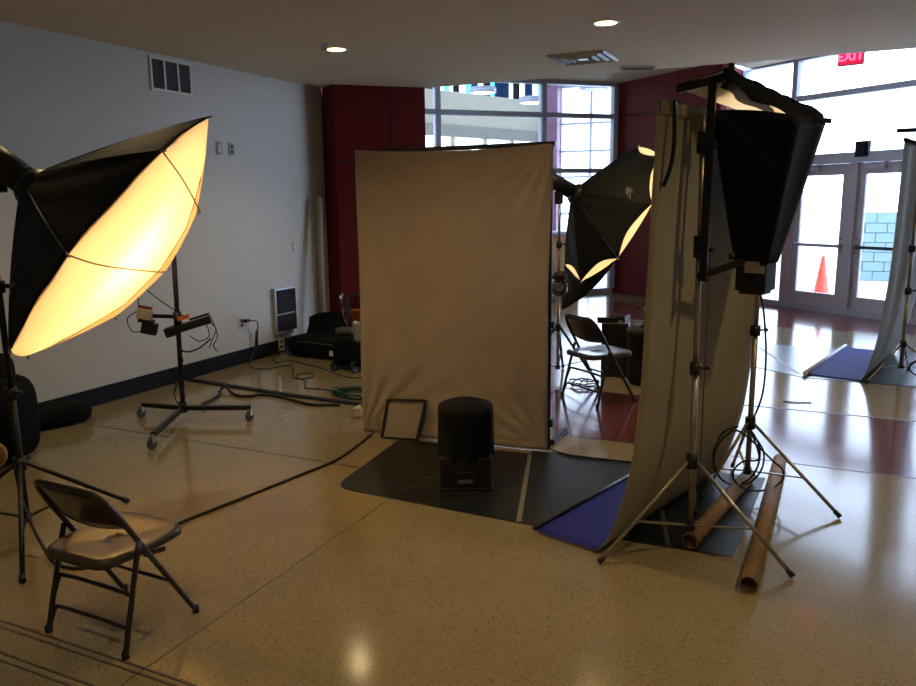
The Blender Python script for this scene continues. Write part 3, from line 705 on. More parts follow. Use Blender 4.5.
# ------------------------------------------------------------------ boom bracket, upward softbox and reflector lid
br = thing('boom_bracket', 'black square-tube bracket clamped upright on the near backdrop stand', 'bracket', (-.50, 3.74, 1.36))
MB().bar((-.500, 3.742, 2.275), (-.505, 3.742, 1.365), .034, .034).build('upright', 'blackmet', br)
MB().bar((-.522, 3.75, 1.385), (-.355, 4.00, 1.440), .028, .028).build('lower_arm', 'blackmet', br)
MB().bar((-.655, 3.73, 2.232), (-.45, 3.74, 2.272), .03, .036).build('upper_arm', 'blackmet', br)
for z in (1.55, 2.02): MB().box((-.52, 3.77, z), (.07, .05, .05)).build('clamp', 'black', br, bevel=.006)
MB().box((-.485, 3.73, 1.372), (.016, .02, .016)).build('red_mark', 'redwall', br)
MB().lathe((-.40, 3.93, 1.455), [(.001, .03), (.014, .03), (.016, 0), (.001, 0)], 12).build('knob', 'black', br)
sb = thing('upright_softbox', 'black square softbox opening upward above a taped lamp head', 'softbox', (-.30, 4.08, 1.27))
def quadring(c, hw, hd, ang, z, dz=0):
    return [Vector((c[0] + x * math.cos(ang) - y * math.sin(ang), c[1] + x * math.sin(ang) + y * math.cos(ang), z + dz * x)) for x, y in ((-hw, -hd), (hw, -hd), (hw, hd), (-hw, hd))]
SBA = -.27
def sbx(u, v):
    z = 1.43 + v * .70; hw = .076 + (.200 - .076) * (v ** .92); c = (-.298 + .018 * v, 4.08 + .03 * v)
    R_ = quadring(c, hw, hw, SBA, z, -.14 * v); k = u * 4; i = int(k) % 4; f = k - int(k)
    p = R_[i].lerp(R_[(i + 1) % 4], f); cc = Vector((c[0], c[1], p.z)); s_ = 4 * f * (1 - f)
    return p.lerp(cc, .05 * s_ * math.sin(PI * min(1, v)) + .03 * s_ * v) + Vector((0, 0, .012 * s_ * (v > .99)))
MB().grid(sbx, 40, 14).build('fabric_cone', 'navyfab', sb, solid=.005, mats=['silver'])
ld = bpy.data.lights.new('softbox_lamp', 'POINT'); ld.energy = 5; ld.color = (1, .75, .5); ld.shadow_soft_size = .04
lo = bpy.data.objects.new('softbox_lamp', ld); col.objects.link(lo); lo.location = (-.30, 4.09, 1.56)
MB().box((-.298, 4.08, 1.37), (.150, .150, .155), SBA).build('lamp_head', 'black', sb, bevel=.008)
MB().box((-.298, 4.08, 1.29), (.12, .12, .03), SBA).build('head_base', 'black', sb, bevel=.006)
fxn = Vector((math.sin(SBA), -math.cos(SBA), 0)); fxx = Vector((math.cos(SBA), math.sin(SBA), 0)); hc = Vector((-.298, 4.08, 0)) + fxn * .078
MB().box(hc + fxx * -.01 + Vector((0, 0, 1.432)), (.105, .004, .026), SBA).build('paper_label', 'label', sb)
MB().box(hc + fxx * .02 + Vector((0, 0, 1.402)), (.095, .005, .036), SBA).build('paper_label', 'label', sb)
lid = thing('reflector_panel', 'white-undersided reflector panel tilted above the upright softbox', 'reflector', (-.35, 4.0, 2.1))
A_, B_, C_, D_ = Vector((-.665, 3.76, 2.245)), Vector((-.455, 3.74, 2.295)), Vector((-.045, 4.12, 2.102)), Vector((-.20, 4.42, 2.09))
MB().add([A_, B_, C_, D_, A_ + Vector((0, 0, .006)), B_ + Vector((0, 0, .006)), C_ + Vector((0, 0, .006)), D_ + Vector((0, 0, .006))],
         [(3, 2, 1, 0), (0, 1, 5, 4), (1, 2, 6, 5), (2, 3, 7, 6), (3, 0, 4, 7)]).build('white_board', 'silver', lid)
def lidtop(u, v):
    p = A_.lerp(B_, v).lerp(D_.lerp(C_, v), u); return p + Vector((0, 0, .010 + .012 * u + .010 * abs(math.sin(u * 6)) * v + .005 * math.sin(u * 23) * v))
MB().grid(lidtop, 24, 6).build('black_cover', 'navyfab', lid, solid=.004)
def flap(u, v):
    p = B_.lerp(C_, u); dp = (.020 + .055 * math.sin(PI * min(1, .15 + .75 * u)) ** .8) 
    return p + Vector((.01 * math.sin(u * 14) * v, -.012 - .008 * math.sin(u * 20) * v, .018 + .008 * math.sin(u * 16) - dp * v))
MB().grid(flap, 30, 5).build('edge_flap', 'navyfab', lid, solid=.005)
MB().bar(C_ + Vector((-.02, 0, 0)), C_ + Vector((.035, .01, -.008)), .02, .022).build('end_clip', 'black', lid)
k = MB(); k.box(B_ + Vector((.03, 0, .020)), (.035, .02, .035), .5); k.build('end_clip', 'black', lid, bevel=.01)
cable('softbox_cord', [(-.27, 4.06, 1.275), (-.25, 4.08, 1.18), (-.235, 4.2, .95), (-.25, 4.40, .70), (-.30, 4.62, .50), (-.335, 4.72, .42)], .006, 'cord', 'black cord dropping from the upright softbox to the far stand', 'cord')
# coiled cable hanging on the far stand
cpts = []
for lp, (cx, cz, rx, rz_) in enumerate([(-.385, .25, .125, .18), (-.26, .155, .135, .10), (-.37, .24, .135, .165)]):
    for k in range(10):
        a = PI / 2 + 2 * PI * k / 10; cpts.append((cx + rx * math.cos(a), 4.62 + .05 * math.cos(a) - .012 * lp, cz + rz_ * math.sin(a)))
cable('coiled_cable', cpts, .006, 'cord', 'black cable hanging in loops on the far backdrop stand', 'cable', n=6)

# cardboard tubes
def ctube(a, b, r, label):
    t = thing('cardboard_tube', label, 'cardboard tube', (a[0], a[1], 0), 'cardboard tubes on the floor')
    a = Vector((*a, r + .001)); b = Vector((*b, r + .001)); d = (b - a).normalized(); L = (b - a).length
    MB().lathe(a, [(r - .006, .0), (r, 0), (r, L), (r - .006, L), (r - .006, 0)], 24, axis=d).build('tube_wall', 'card', t)
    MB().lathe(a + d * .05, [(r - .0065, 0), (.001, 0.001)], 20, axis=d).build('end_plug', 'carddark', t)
    x = d.cross(Vector((0, 0, 1))).normalized(); y = x.cross(d)
    for q in range(3):
        s0_ = L * (.15 + .3 * q); pts = [a + d * (s0_ + .32 * k / 16) + (x * math.cos(2 * PI * k / 16) + y * math.sin(2 * PI * k / 16)) * (r + .0004) for k in range(17)]
        MB().tube(pts, .0014, 4).build('spiral_seam', 'carddark', t)
ctube((-.205, 3.43), (-.17, 5.28), .042, 'long cardboard tube lying clear of the mat at the right')
ctube((-.515, 3.78), (-.33, 4.90), .042, 'cardboard tube lying on the black mat between the two tripod stands')

# ------------------------------------------------------------------ octagonal softboxes
def octabox(name, label, rim, apex, power, recess, seams, sag=.05, border=None):
    rim = [Vector(p) for p in rim]; apex = Vector(apex); c = sum(rim, Vector()) / 8; n = (c - apex).normalized()
    t = thing(name, label, 'softbox', tuple(apex))
    ring = [apex + (p - c) * .13 + n * .02 for p in rim]
    def rod(k, s):
        a, b = ring[k % 8], rim[k % 8]; out = (b - c).normalized()
        return a.lerp(b, s) + out * .09 * s * (1 - s)
    def shell(u, v):
        q = u * 8; k = int(q) % 8; f = q - int(q); s_ = 4 * f * (1 - f)
        p = rod(k, v).lerp(rod(k + 1, v), f); ax = apex + n * ((p - apex).dot(n))
        p = p.lerp(ax, sag * s_ * v)
        p = p - n * sag * .45 * s_ * v ** 3
        p = p + n * .004 * math.sin(q * 9 + v * 7)
        return p
    MB().grid(shell, 96, 16).build('fabric_shell', 'nylon', t, solid=.004, mats=['silver'])
    for k in range(8):
        MB().tube([rod(k, i / 10) + (rim[k] - c).normalized() * .003 for i in range(11)], .0035, 6).build('rod', 'black', t)
        MB().cyl(rim[k] - (rim[k] - ring[k]).normalized() * .02, rim[k] + (rim[k] - ring[k]).normalized() * .018, .006, 8).build('rod_tip', 'chrome', t)
    # diffuser: faceted, slightly domed, hung inside the rim
    N_ = 96; edge = []; shed = []
    for i in range(N_):
        q = i / N_ * 8; k = int(q); f = q - k; s_ = 4 * f * (1 - f)
        p = rim[k].lerp(rim[(k + 1) % 8], f); edge.append(p + (p - c).normalized() * .022 * s_ - (p - c).normalized() * .006)
        shed.append(shell(i / N_, 1).lerp(c, .008))
    dc = c + n * .0; HD = .06; R_ = 12
    def face(i, g_): return dc.lerp(edge[i % N_], g_) + n * HD * (1 - g_ ** 5)
    def ringmesh(g0, g1, rows, skirt):
        vs = [face(i, g0 + (g1 - g0) * j / rows) for j in range(rows + 1) for i in range(N_)]
        if skirt: vs += [Vector(p) for p in shed]; rows += 1
        m_ = MB(); m_.add(vs, [(j * N_ + i, j * N_ + (i + 1) % N_, (j + 1) * N_ + (i + 1) % N_, (j + 1) * N_ + i) for j in range(rows) for i in range(N_)], True); return m_
    def gl(i):
        q = (i % N_) / 12; 
        if border is None or not (border[0] < q < border[1]): return 1.0
        return 1 - .40 * math.sin(PI * (q - border[0]) / (border[1] - border[0])) ** .6
    def patch(lo, hi, rows, skirt):
        vs = [face(i, lo(i) + (hi(i) - lo(i)) * j / rows) for j in range(rows + 1) for i in range(N_)]
        if skirt: vs += [Vector(p) for p in shed]; rows += 1
        m_ = MB(); m_.add(vs, [(j * N_ + i, j * N_ + (i + 1) % N_, (j + 1) * N_ + (i + 1) % N_, (j + 1) * N_ + i) for j in range(rows) for i in range(N_)], True); return m_
    df = patch(lambda i: 0, gl, R_, border is None).build('diffuser', 'diff', t)
    if border: patch(gl, lambda i: 1, 3, True).build('diffuser_border', 'diffb', t)
    def onface(p, q, g_):
        a, b = edge[p * 12], edge[q * 12]; m_ = a.lerp(b, g_); h_ = min(1, (m_ - dc).length / .74)
        return m_ + n * (HD * (1 - h_ ** 5) + .003)
    for (p, q) in seams:
        MB().tube([onface(p, q, i / 16) for i in range(15)], .004, 5).build('seam', 'seam', df)
    if border: MB().tube([face(i, gl(i)) + n * .002 for i in range(int(border[0] * 12) + 1, int(border[1] * 12))], .0024, 5).build('seam', 'seam', df)
    MB().lathe(apex - n * .0, [(.10, .05), (.105, .0), (.085, -.03), (.001, -.03)], 20, axis=n).build('speed_ring', 'black', t)
    ld = bpy.data.lights.new('softbox_lamp', 'POINT'); ld.energy = power; ld.color = WARM; ld.shadow_soft_size = .05
    lo = bpy.data.objects.new('softbox_lamp', ld); col.objects.link(lo); lo.location = apex + n * .27; lo.parent = t; lo.matrix_parent_inverse = WM[t.name].inverted()
    bu = MB().lathe(apex + n * .02, [(.03, 0), (.03, .05), (.045, .08)], 14, axis=n); bu.build('lamp_socket', 'white', t)
    return t, n, c, shell
RIM1 = [(-2.923, 3.186, 2.189), (-2.742, 2.68, 1.986), (-2.909, 2.266, 1.541), (-3.295, 2.22, 1.109), (-3.696, 2.584, 0.983), (-3.779, 3.217, 1.093), (-3.667, 3.548, 1.359), (-3.36, 3.508, 1.695)]
AP1 = (-3.698, 2.709, 1.851)
REC1 = [.02, .01, .01, .01, .08, .16, .18, .14]
RIM2 = [(-2.468, 8.174, 1.507), (-2.179, 8.238, 1.999), (-1.753, 7.954, 2.26), (-1.44, 7.49, 2.136), (-1.422, 7.117, 1.7), (-1.71, 7.053, 1.208), (-2.136, 7.337, 0.947), (-2.45, 7.801, 1.071)]
AP2 = (-2.231, 7.398, 1.803)
o1, n1, c1, sh1 = octabox('octagonal_softbox', 'large glowing octagonal softbox at the left, tilted down over the folding chair', RIM1, AP1, OCTA_W, REC1, [(1, 7), (2, 6)], border=(4.1, 7.6))
hd = thing('studio_flash_head', 'black studio lamp head behind the large glowing softbox', 'lamp head', tuple(Vector(AP1) - n1 * .3))
a = Vector(AP1) - n1 * .05
MB().tube([a, a - n1 * .30], [.078, .072], 18).build('body', 'black', hd)
MB().tube([a - n1 * .30, a - n1 * .34], [.05, .03], 18).build('rear_cap', 'blackmet', hd)
MB().bar(a - n1 * .06 + Vector((0, 0, -.06)), a - n1 * .30 + Vector((0, 0, -.06)), .03, .02).build('lower_rail', 'blackmet', hd)
MB().bar(a - n1 * .05 + Vector((0, 0, .062)), a - n1 * .26 + Vector((0, 0, .062)), .02, .012).build('top_rail', 'beige_frame', hd)
MB().box(a - n1 * .16 + Vector((0, 0, -.12)), (.06, .06, .09)).build('tilt_bracket', 'black', hd, bevel=.01)
st1 = stand('light_stand', 'black light stand under the glowing softbox at the left edge', 'stand', (-3.74, 2.50), .42, [(-3.30, 2.15), (-3.649, 3.074), (-4.26, 2.30)], 1.80, m='blackmet', r=.018, collars=(.80, 1.35), clampm='black', legr=.012)
LGT = Vector(AP1) - n1 * .16

# second octagonal softbox behind the taupe backdrop
o2, n2, c2, sh2 = octabox('octagonal_softbox', 'black octagonal softbox seen from behind, right of the taupe backdrop', RIM2, AP2, OCTA2_W, [.03] * 8, [(1, 5)], sag=.08)
a = Vector(AP2) - n2 * .05
hd2 = thing('studio_flash_head', 'black lamp head on the softbox behind the taupe backdrop', 'lamp head', tuple(a - n2 * .3))
MB().tube([a, a - n2 * .36], [.075, .065], 18).build('body', 'black', hd2)
MB().tube([a - n2 * .36, a - n2 * .40], [.055, .03], 18).build('rear_cap', 'blackmet', hd2)
MB().box(a - n2 * .14 + Vector((0, 0, -.13)), (.07, .07, .12)).build('tilt_bracket', 'black', hd2, bevel=.01)
LG2 = a - n2 * .14
st2 = stand('light_stand', 'steel-poled light stand with black legs beside the taupe backdrop, near the second chair', 'stand', (-2.30, 7.13), .52, [(-1.86, 7.02), (-2.62, 6.72), (-2.40, 7.62)], 1.70, m='chrome', r=.016, collars=(.92, 1.32), clampm='black', legr=.013)
for chd in st2.children:
    if chd.name.split('.')[0] in ('leg', 'brace'): chd.data.materials[0] = M['blackmet']
# clear bulb clamped on that stand
t = thing('clear_bulb', 'clear glass bulb with black cap clamped to the steel light stand', 'bulb', (-2.27, 6.98, .90))
MB().ball((-2.25, 7.00, .92), .085, 14).build('globe', 'globe', t)
MB().lathe((-2.25, 7.00, .99), [(.03, 0), (.075, .02), (.06, .07), (.03, .09), (.001, .09)], 16).build('cap', 'black', t)
MB().bar((-2.25, 7.02, .99), (-2.30, 7.12, .99), .025, .025).build('clamp_arm', 'blackmet', t)

def flapf(u, v):
    top = [Vector((-2.455, 7.79, 1.075)), Vector((-2.13, 7.33, .95)), Vector((-1.72, 7.06, 1.20))]
    bot = [Vector((-2.37, 7.46, .64)), Vector((-2.12, 7.31, .88)), Vector((-1.72, 7.06, 1.185))]
    g = lambda L_: L_[0].lerp(L_[1], u * 2) if u < .5 else L_[1].lerp(L_[2], u * 2 - 1)
    w_ = v + .0; p = g(top).lerp(g(bot), w_)
    return p + Vector((.25, .20, -.03)) * (.25 * math.sin(PI * min(1, u * 1.05)) * v) + Vector((0, 0, -.02 * math.sin(PI * u) * v))
MB().grid(flapf, 24, 6).build('hanging_flap', 'nylon', o2, solid=.006)

# logos on the softboxes: short grey scribble strokes
def scribble(sh, u0, v0, du, dv, parent, c, off=.006):
    k = MB(); pts = [(0, 0), (.1, .5), (.15, -.2), (.28, .7), (.3, -.1), (.42, .3), (.5, -.1), (.6, .9), (.62, -.1), (.72, .3), (.85, 0), (1, .35)]
    P_ = []
    for (x, y) in smooth_path([(p[0], p[1], 0) for p in pts], 3) and [(q.x, q.y) for q in smooth_path([(p[0], p[1], 0) for p in pts], 3)]:
        p = sh(u0 + du[0] * x + dv[0] * y, v0 + du[1] * x + dv[1] * y); P_.append(p + (p - c).normalized() * off)
    k.tube(P_, .0028, 4); return k.build('maker_mark', 'ink', parent)

# ------------------------------------------------------------------ rolling stand with gear
rs = thing('rolling_stand', 'black rolling stand on three casters in front of the left wall', 'stand', (-4.665, 4.555, 0))
RC = Vector((-4.665, 4.555, 0))
MB().cyl(RC + Vector((0, 0, .09)), RC + Vector((0.03, 0, 1.42)), .02, 12).build('pole', 'blackmet', rs)
MB().cyl(RC + Vector((0, 0, .07)), RC + Vector((0, 0, .15)), .035, 12).build('hub', 'blackmet', rs)
for f in ((-5.06, 4.50), (-4.315, 3.91), (-4.15, 4.775)):
    e_ = Vector((*f, .105)); lg = MB().bar(RC + Vector((0, 0, .105)), e_, .035, .035).build('leg', 'blackmet', rs)
    w_ = MB().cyl(e_ + Vector((-.012, -.02, -.066)), e_ + Vector((.012, -.02, -.066)), .039, 16); w_.build('caster_wheel', 'grille', lg)
    MB().box(e_ + Vector((0, -.012, -.035)), (.034, .03, .05)).cyl(e_ + Vector((0, 0, -.03)), e_, .012, 8).build('caster_fork', 'chrome', lg)
MB().cyl(RC + Vector((.015, 0, .76)), RC + Vector((.018, 0, .90)), .032, 12).build('clamp', 'black', rs)
for z in (.80,): MB().bar(RC + Vector((0, 0, z + .06)), (-4.79, 4.41, z + .08), .028, .028).build('side_arm', 'blackmet', rs)
pk = thing('flash_unit', 'tan and black flash unit at the left end of the rolling stand arm', 'flash unit', (-4.805, 4.385, .72))
Rt = Matrix.Rotation(math.radians(38), 3, 'Z') @ Matrix.Rotation(math.radians(14), 3, 'Y')
MB().box((-4.810, 4.380, .90), (.115, .08, .09), R=Rt).build('upper_body', 'label', pk, bevel=.008)
MB().box((-4.805, 4.385, .842), (.12, .085, .03), R=Rt).build('collar', 'black', pk, bevel=.004)
MB().box((-4.790, 4.395, .782), (.12, .08, .09), R=Rt).build('lower_body', 'black', pk, bevel=.006)
MB().box((-4.805, 4.385, .95), (.10, .07, .012), R=Rt).build('red_top', 'redwall', pk)
MB().tube(smooth_path([(-4.865, 4.355, .92), (-4.935, 4.315, .86), (-4.915, 4.335, .76), (-4.845, 4.365, .76)]), .004).build('lead', 'cord', pk)
MB().tube(smooth_path([(-4.845, 4.355, .95), (-4.825, 4.345, 1.05), (-4.785, 4.355, 1.10), (-4.765, 4.355, 1.18)]), .004).build('lead', 'cord', pk)
tr = thing('accessory_tray', 'black slanted tray of small gear clamped across the rolling stand', 'gear tray', (-4.55, 4.62, .72))
Tr = Matrix.Rotation(math.radians(35), 3, 'Z') @ Matrix.Rotation(math.radians(-16), 3, 'Y')
MB().box((-4.545, 4.61, .795), (.30, .10, .060), R=Tr).build('body', 'black', tr, bevel=.008)
MB().box((-4.685, 4.51, .745), (.08, .11, .075), R=Tr).build('end_block', 'black', tr, bevel=.006)
MB().box((-4.59, 4.56, .855), (.09, .05, .03), R=Tr).build('orange_tag', 'orange', tr)
MB().box((-4.50, 4.64, .857), (.16, .03, .014), R=Tr).build('grip', 'fabric', tr)
for i, pp in enumerate([[(-4.44, 4.66, .82), (-4.39, 4.70, .76), (-4.41, 4.68, .68), (-4.44, 4.66, .60)], [(-4.45, 4.66, .80), (-4.43, 4.66, .70), (-4.50, 4.62, .66), (-4.56, 4.58, .71)],
                        [(-4.62, 4.54, .78), (-4.64, 4.53, .65), (-4.60, 4.55, .58), (-4.50, 4.60, .60), (-4.42, 4.67, .68)], [(-4.41, 4.69, .82), (-4.38, 4.70, .70), (-4.41, 4.68, .62), (-4.39, 4.70, .57)], [(-4.63, 4.53, .78), (-4.64, 4.53, .62), (-4.61, 4.54, .50)]]):
    MB().tube(smooth_path(pp), .004 + .003 * (i == 2 or i == 4)).build('lead', 'cord', tr)
t = tag(MB().tube(smooth_path([(-4.96, 4.44, 1.17), (-4.90, 4.46, 1.11), (-4.82, 4.49, 1.03), (-4.70, 4.53, .94), (-4.58, 4.59, .85)]), .005).ball((-4.90, 4.46, 1.12), .022, 6).ball((-4.87, 4.47, 1.10), .016, 6).build('sync_cable', 'cord'),
        'thin cable with a clip slanting up from the rolling stand toward the softbox', 'cable')
cable('hanging_cable', [(-4.63, 4.51, .40), (-4.60, 4.50, .28), (-4.56, 4.48, .22), (-4.62, 4.46, .18), (-4.66, 4.47, .25), (-4.64, 4.49, .36), (-4.60, 4.48, .24), (-4.58, 4.5, .16), (-4.64, 4.5, .13), (-4.68, 4.49, .22), (-4.65, 4.5, .32)], .004, 'cord', 'black cable bunched around the lower pole of the rolling stand', 'cable')

# ------------------------------------------------------------------ cables and gear on the floor
def flr(pts, z): return [(x, y, z) for x, y in pts]
cable('black_floor_cord', [(-3.74, 2.47, .42), (-3.66, 2.44, .22), (-3.45, 2.38, .05), (-3.30, 2.34, .009)] + flr([(-3.15, 2.38), (-3.10, 2.55), (-3.12, 2.75), (-3.13, 2.97), (-3.09, 3.22), (-3.04, 3.49), (-2.98, 3.86), (-2.93, 4.2), (-2.97, 4.54), (-3.02, 4.81)], .009), .009, 'cord', 'black cord running across the floor from the near light stand to the taupe backdrop', 'cord')
t = tag(MB().bar((-5.70, 5.67, .008), (-4.35, 5.545, .008), .07, .016).bar((-4.36, 5.545, .008), (-3.50, 5.525, .008), .07, .016).build('cable_cover', 'navy', bevel=.004), 'flat dark cable cover strip crossing the floor from the left wall', 'cable cover')
cable('black_hose', flr([(-4.72, 4.84), (-4.84, 4.95), (-4.88, 5.10), (-4.95, 5.28), (-5.05, 5.40)], .014) + [(-5.02, 5.44, .05), (-4.92, 5.40, .02)] + flr([(-4.77, 5.33), (-4.65, 5.36), (-4.61, 5.44), (-4.41, 5.45), (-4.17, 5.38), (-3.95, 5.33), (-3.82, 5.38), (-3.72, 5.42)], .014), .014, 'cord', 'thick black cable snaking beside the dark cable cover', 'cable')
cable('green_extension_cord', [(-5.70, 7.15, .10), (-5.66, 7.0, .02)] + flr([(-5.5, 6.75), (-5.40, 6.70), (-5.33, 6.83), (-5.01, 6.72), (-4.8, 6.66), (-4.48, 6.47), (-4.24, 6.38), (-4.0, 6.45)], .006), .006, 'green', 'green extension cord from beneath the wall heater toward the backdrop', 'cord')
cable('green_extension_cord', [(-5.70, 6.73, .17), (-5.70, 6.62, .04)] + flr([(-5.55, 6.42), (-5.31, 6.36), (-5.25, 6.50), (-5.17, 6.62), (-4.95, 6.40), (-4.83, 6.20), (-4.71, 6.13), (-4.61, 6.2), (-4.67, 6.35), (-4.80, 6.36), (-4.77, 6.20), (-4.55, 6.06), (-4.42, 5.86), (-4.32, 5.84), (-4.18, 5.86), (-4.0, 5.79), (-3.9, 5.76)], .006), .006, 'green', 'green extension cord looping from the wall outlet adapter to the coil', 'cord')
cp = []
for i in range(110):
    a = i * .62; cp.append((-3.72 + (.30 + .04 * math.sin(i * .9)) * math.cos(a), 5.80 + (.13 + .03 * math.cos(i * .7)) * math.sin(a), .008 + .04 * (i / 110) + .008 * math.sin(i * 1.7)))
cable('coiled_green_cord', cp, .005, 'green', 'coil of green extension cord at the left foot of the taupe backdrop', 'cord', n=5)
t = thing('power_box', 'small grey power box on the floor by the left edge of the taupe backdrop', 'power box', (-3.33, 5.22, 0))
MB().box((-3.35, 5.24, .04), (.16, .12, .08), .2).build('body', 'label', t, bevel=.008)
MB().box((-3.35, 5.24, .085), (.05, .05, .012), .2).build('knob', 'black', t)
MB().tube(smooth_path([(-3.38, 5.28, .09), (-3.45, 5.32, .16), (-3.5, 5.45, .10), (-3.48, 5.6, .03)]), .007).build('lead', 'cord', t)
# big open gear bag
gbg = thing('gear_bag', 'long black open gear bag lying against the red wall', 'gear bag', (-5.0, 7.4, 0))
def loaf(c, sx, sy, sz, ang, p=4, wob=.008, tilt=0):
    mb = MB()
    def f(u, v):
        th = 2 * PI * u; ph = PI * (v - .5); e = 2 / p
        cs = lambda w_: math.copysign(abs(math.cos(w_)) ** e, math.cos(w_)); sn = lambda w_: math.copysign(abs(math.sin(w_)) ** e, math.sin(w_))
        x = sx * cs(ph) * cs(th); y = sy * cs(ph) * sn(th); z = sz * sn(ph) + wob * math.sin(7 * th + 5 * v)
        if z < -sz * .98: z = -sz
        z += tilt * x
        return Vector((c[0] + x * math.cos(ang) - y * math.sin(ang), c[1] + x * math.sin(ang) + y * math.cos(ang), max(0.0, c[2] + z)))
    return mb.grid(f, 28, 14)
GA = math.radians(-2)
loaf((-4.98, 7.24, .115), .60, .21, .115, GA, 6).build('body', 'fabric', gbg)
def lidf(u, v):
    x = -.60 + 1.20 * u; s_ = abs(2 * u - 1)
    z = .16 + (.25 + .03 * math.sin(u * 6) + .09 * u - .03 * s_ ** 8) * v; y = .20 + .10 * v + .03 * math.sin(PI * v)
    return Vector((-4.98 + x, 7.26 + y - .03 * x, z))
MB().grid(lidf, 20, 8).build('open_lid', 'fabric', gbg, solid=.035)
MB().box((-4.86, 6.985, .09), (.09, .006, .055), GA).build('white_label', 'labelw', gbg)
MB().tube(smooth_path([(-5.4, 7.05, .17), (-5.2, 6.98, .20), (-4.9, 6.97, .19), (-4.6, 6.98, .20), (-4.45, 7.0, .17)]), .006).build('zip', 'grille', gbg)
t = thing('trolley_case', 'small black wheeled case with raised handle in front of the gear bag', 'case', (-4.400, 6.72, 0))
loaf((-4.390, 6.78, .20), .26, .15, .17, 0, 5, .004).build('body', 'fabric', t)
for xx in (-4.590, -4.340): 
    MB().cyl((xx, 6.60, .06), (xx + .03, 6.60, .06), .06, 16).build('wheel', 'blackmet', t)
MB().tube(smooth_path([(-4.590, 6.90, .34), (-4.590, 6.92, .72), (-4.560, 6.92, .76), (-4.420, 6.93, .78), (-4.300, 6.93, .76), (-4.280, 6.92, .36)], 4), .012, 8).build('handle', 'black', t)
loaf((-4.520, 6.74, .40), .10, .07, .04, .3, 3, .01).build('pouch', 'grille', t)
pb = thing('plastic_bag', 'clear plastic bag with an orange item behind the trolley case', 'plastic bag', (-4.660, 7.2, .3))
def bagf(u, v):
    a = 2 * PI * u; R_ = .15 * (.85 + .35 * v) + .012 * math.sin(a * 7 + v * 9)
    return Vector((-4.60 + R_ * 1.2 * math.cos(a), 7.12 + R_ * .5 * math.sin(a), .40 + .34 * v + .012 * math.sin(a * 5)))
MB().grid(bagf, 30, 8).build('film', 'bag', pb)
MB().box((-4.560, 7.12, .49), (.24, .07, .18)).build('orange_item', 'orange', pb, bevel=.01)
t = tag(MB().grid(lambda u, v: Vector((-4.34 + .12 * u, 6.64 + .03 * math.sin(u * 9) - .02 * v, .33 + .20 * v + .01 * math.sin(u * 12))), 10, 6).build('striped_pouch', 'plate', solid=.02), 'pale crumpled pouch stuffed in the trolley case by the backdrop edge', 'pouch')

# left edge: black bag with orange disc; long bag along baseboard
lb = thing('black_kit_bag', 'bulky black kit bag with an orange disc at the left edge', 'bag', (-5.05, 3.2, 0))
loaf((-5.12, 3.28, .30), .25, .22, .30, .4, 3.5, .015).build('body', 'fabric', lb)
loaf((-5.17, 3.33, .60), .13, .13, .14, .4, 3, .01).build('top_pocket', 'fabric', lb)
MB().lathe((-4.93, 3.12, .115), [(.001, .03), (.085, .03), (.095, .015), (.09, 0)], 20, axis=(.55, -.8, .1)).build('orange_disc', 'dullorange', lb)
t = tag(loaf((-5.56, 3.98, .085), .34, .15, .085, math.radians(72), 3.5, .006).build('long_black_bag', 'fabric'), 'long flat black bag lying along the navy baseboard', 'bag')

# ------------------------------------------------------------------ gear between the backdrops
t = thing('black_crate', 'black box with open flaps behind the brown folding chair', 'box', (-1.85, 7.5, 0))
MB().box((-1.83, 7.55, .27), (.26, .28, .54), .15).build('body', 'black', t, bevel=.006)
MB().box((-1.90, 7.47, .56), (.20, .02, .06), .25).build('flap', 'black', t)
MB().box((-1.74, 7.60, .565), (.02, .22, .06), .0).build('flap', 'black', t)
MB().box((-1.83, 7.66, .565), (.16, .02, .05), .3).build('flap', 'black', t)
MB().cyl((-1.64, 7.52, .02), (-1.62, 7.56, .50), .012).build('chrome_leg', 'chrome', t)
t = thing('round_black_case', 'round black padded case beside the grey-backed roll, device on top', 'case', (-1.45, 7.2, 0))
MB().lathe((-1.43, 7.32, 0), [(.001, 0), (.20, .0), (.22, .03), (.22, .44), (.235, .46), (.235, .52), (.20, .55), (.001, .56)], 28).build('body', 'nylon', t)
MB().box((-1.40, 7.30, .645), (.22, .2, .16), .2).build('device', 'grille', t, bevel=.01)
MB().box((-1.38, 7.28, .75), (.10, .08, .05), .2).build('device_top', 'black', t, bevel=.01)
MB().tube(smooth_path([(-1.45, 7.22, .72), (-1.58, 7.25, .75), (-1.62, 7.24, .62), (-1.56, 7.22, .5), (-1.50, 7.2, .58)]), .005).build('lead', 'cord', t)
for i, a0 in enumerate((0, 1.3)):
    cable('tangled_cord', [(-2.05 + .10 * math.cos(a0 + k * .9) + .015 * k, 6.95 + .12 * math.sin(a0 + k * .9), .02 + .012 * (k % 3)) for k in range(11)], .007, 'cord', ['tangle of black cord at the foot of the steel light stand', 'lower loops of black cord by the brown folding chair'][i], 'cord')
cable('black_floor_cord', flr([(-1.66, 4.99), (-1.5, 4.93), (-1.2, 4.94), (-1.0, 4.96)], .010), .006, 'cord', 'short black cord at the lower right corner of the taupe backdrop', 'cord')

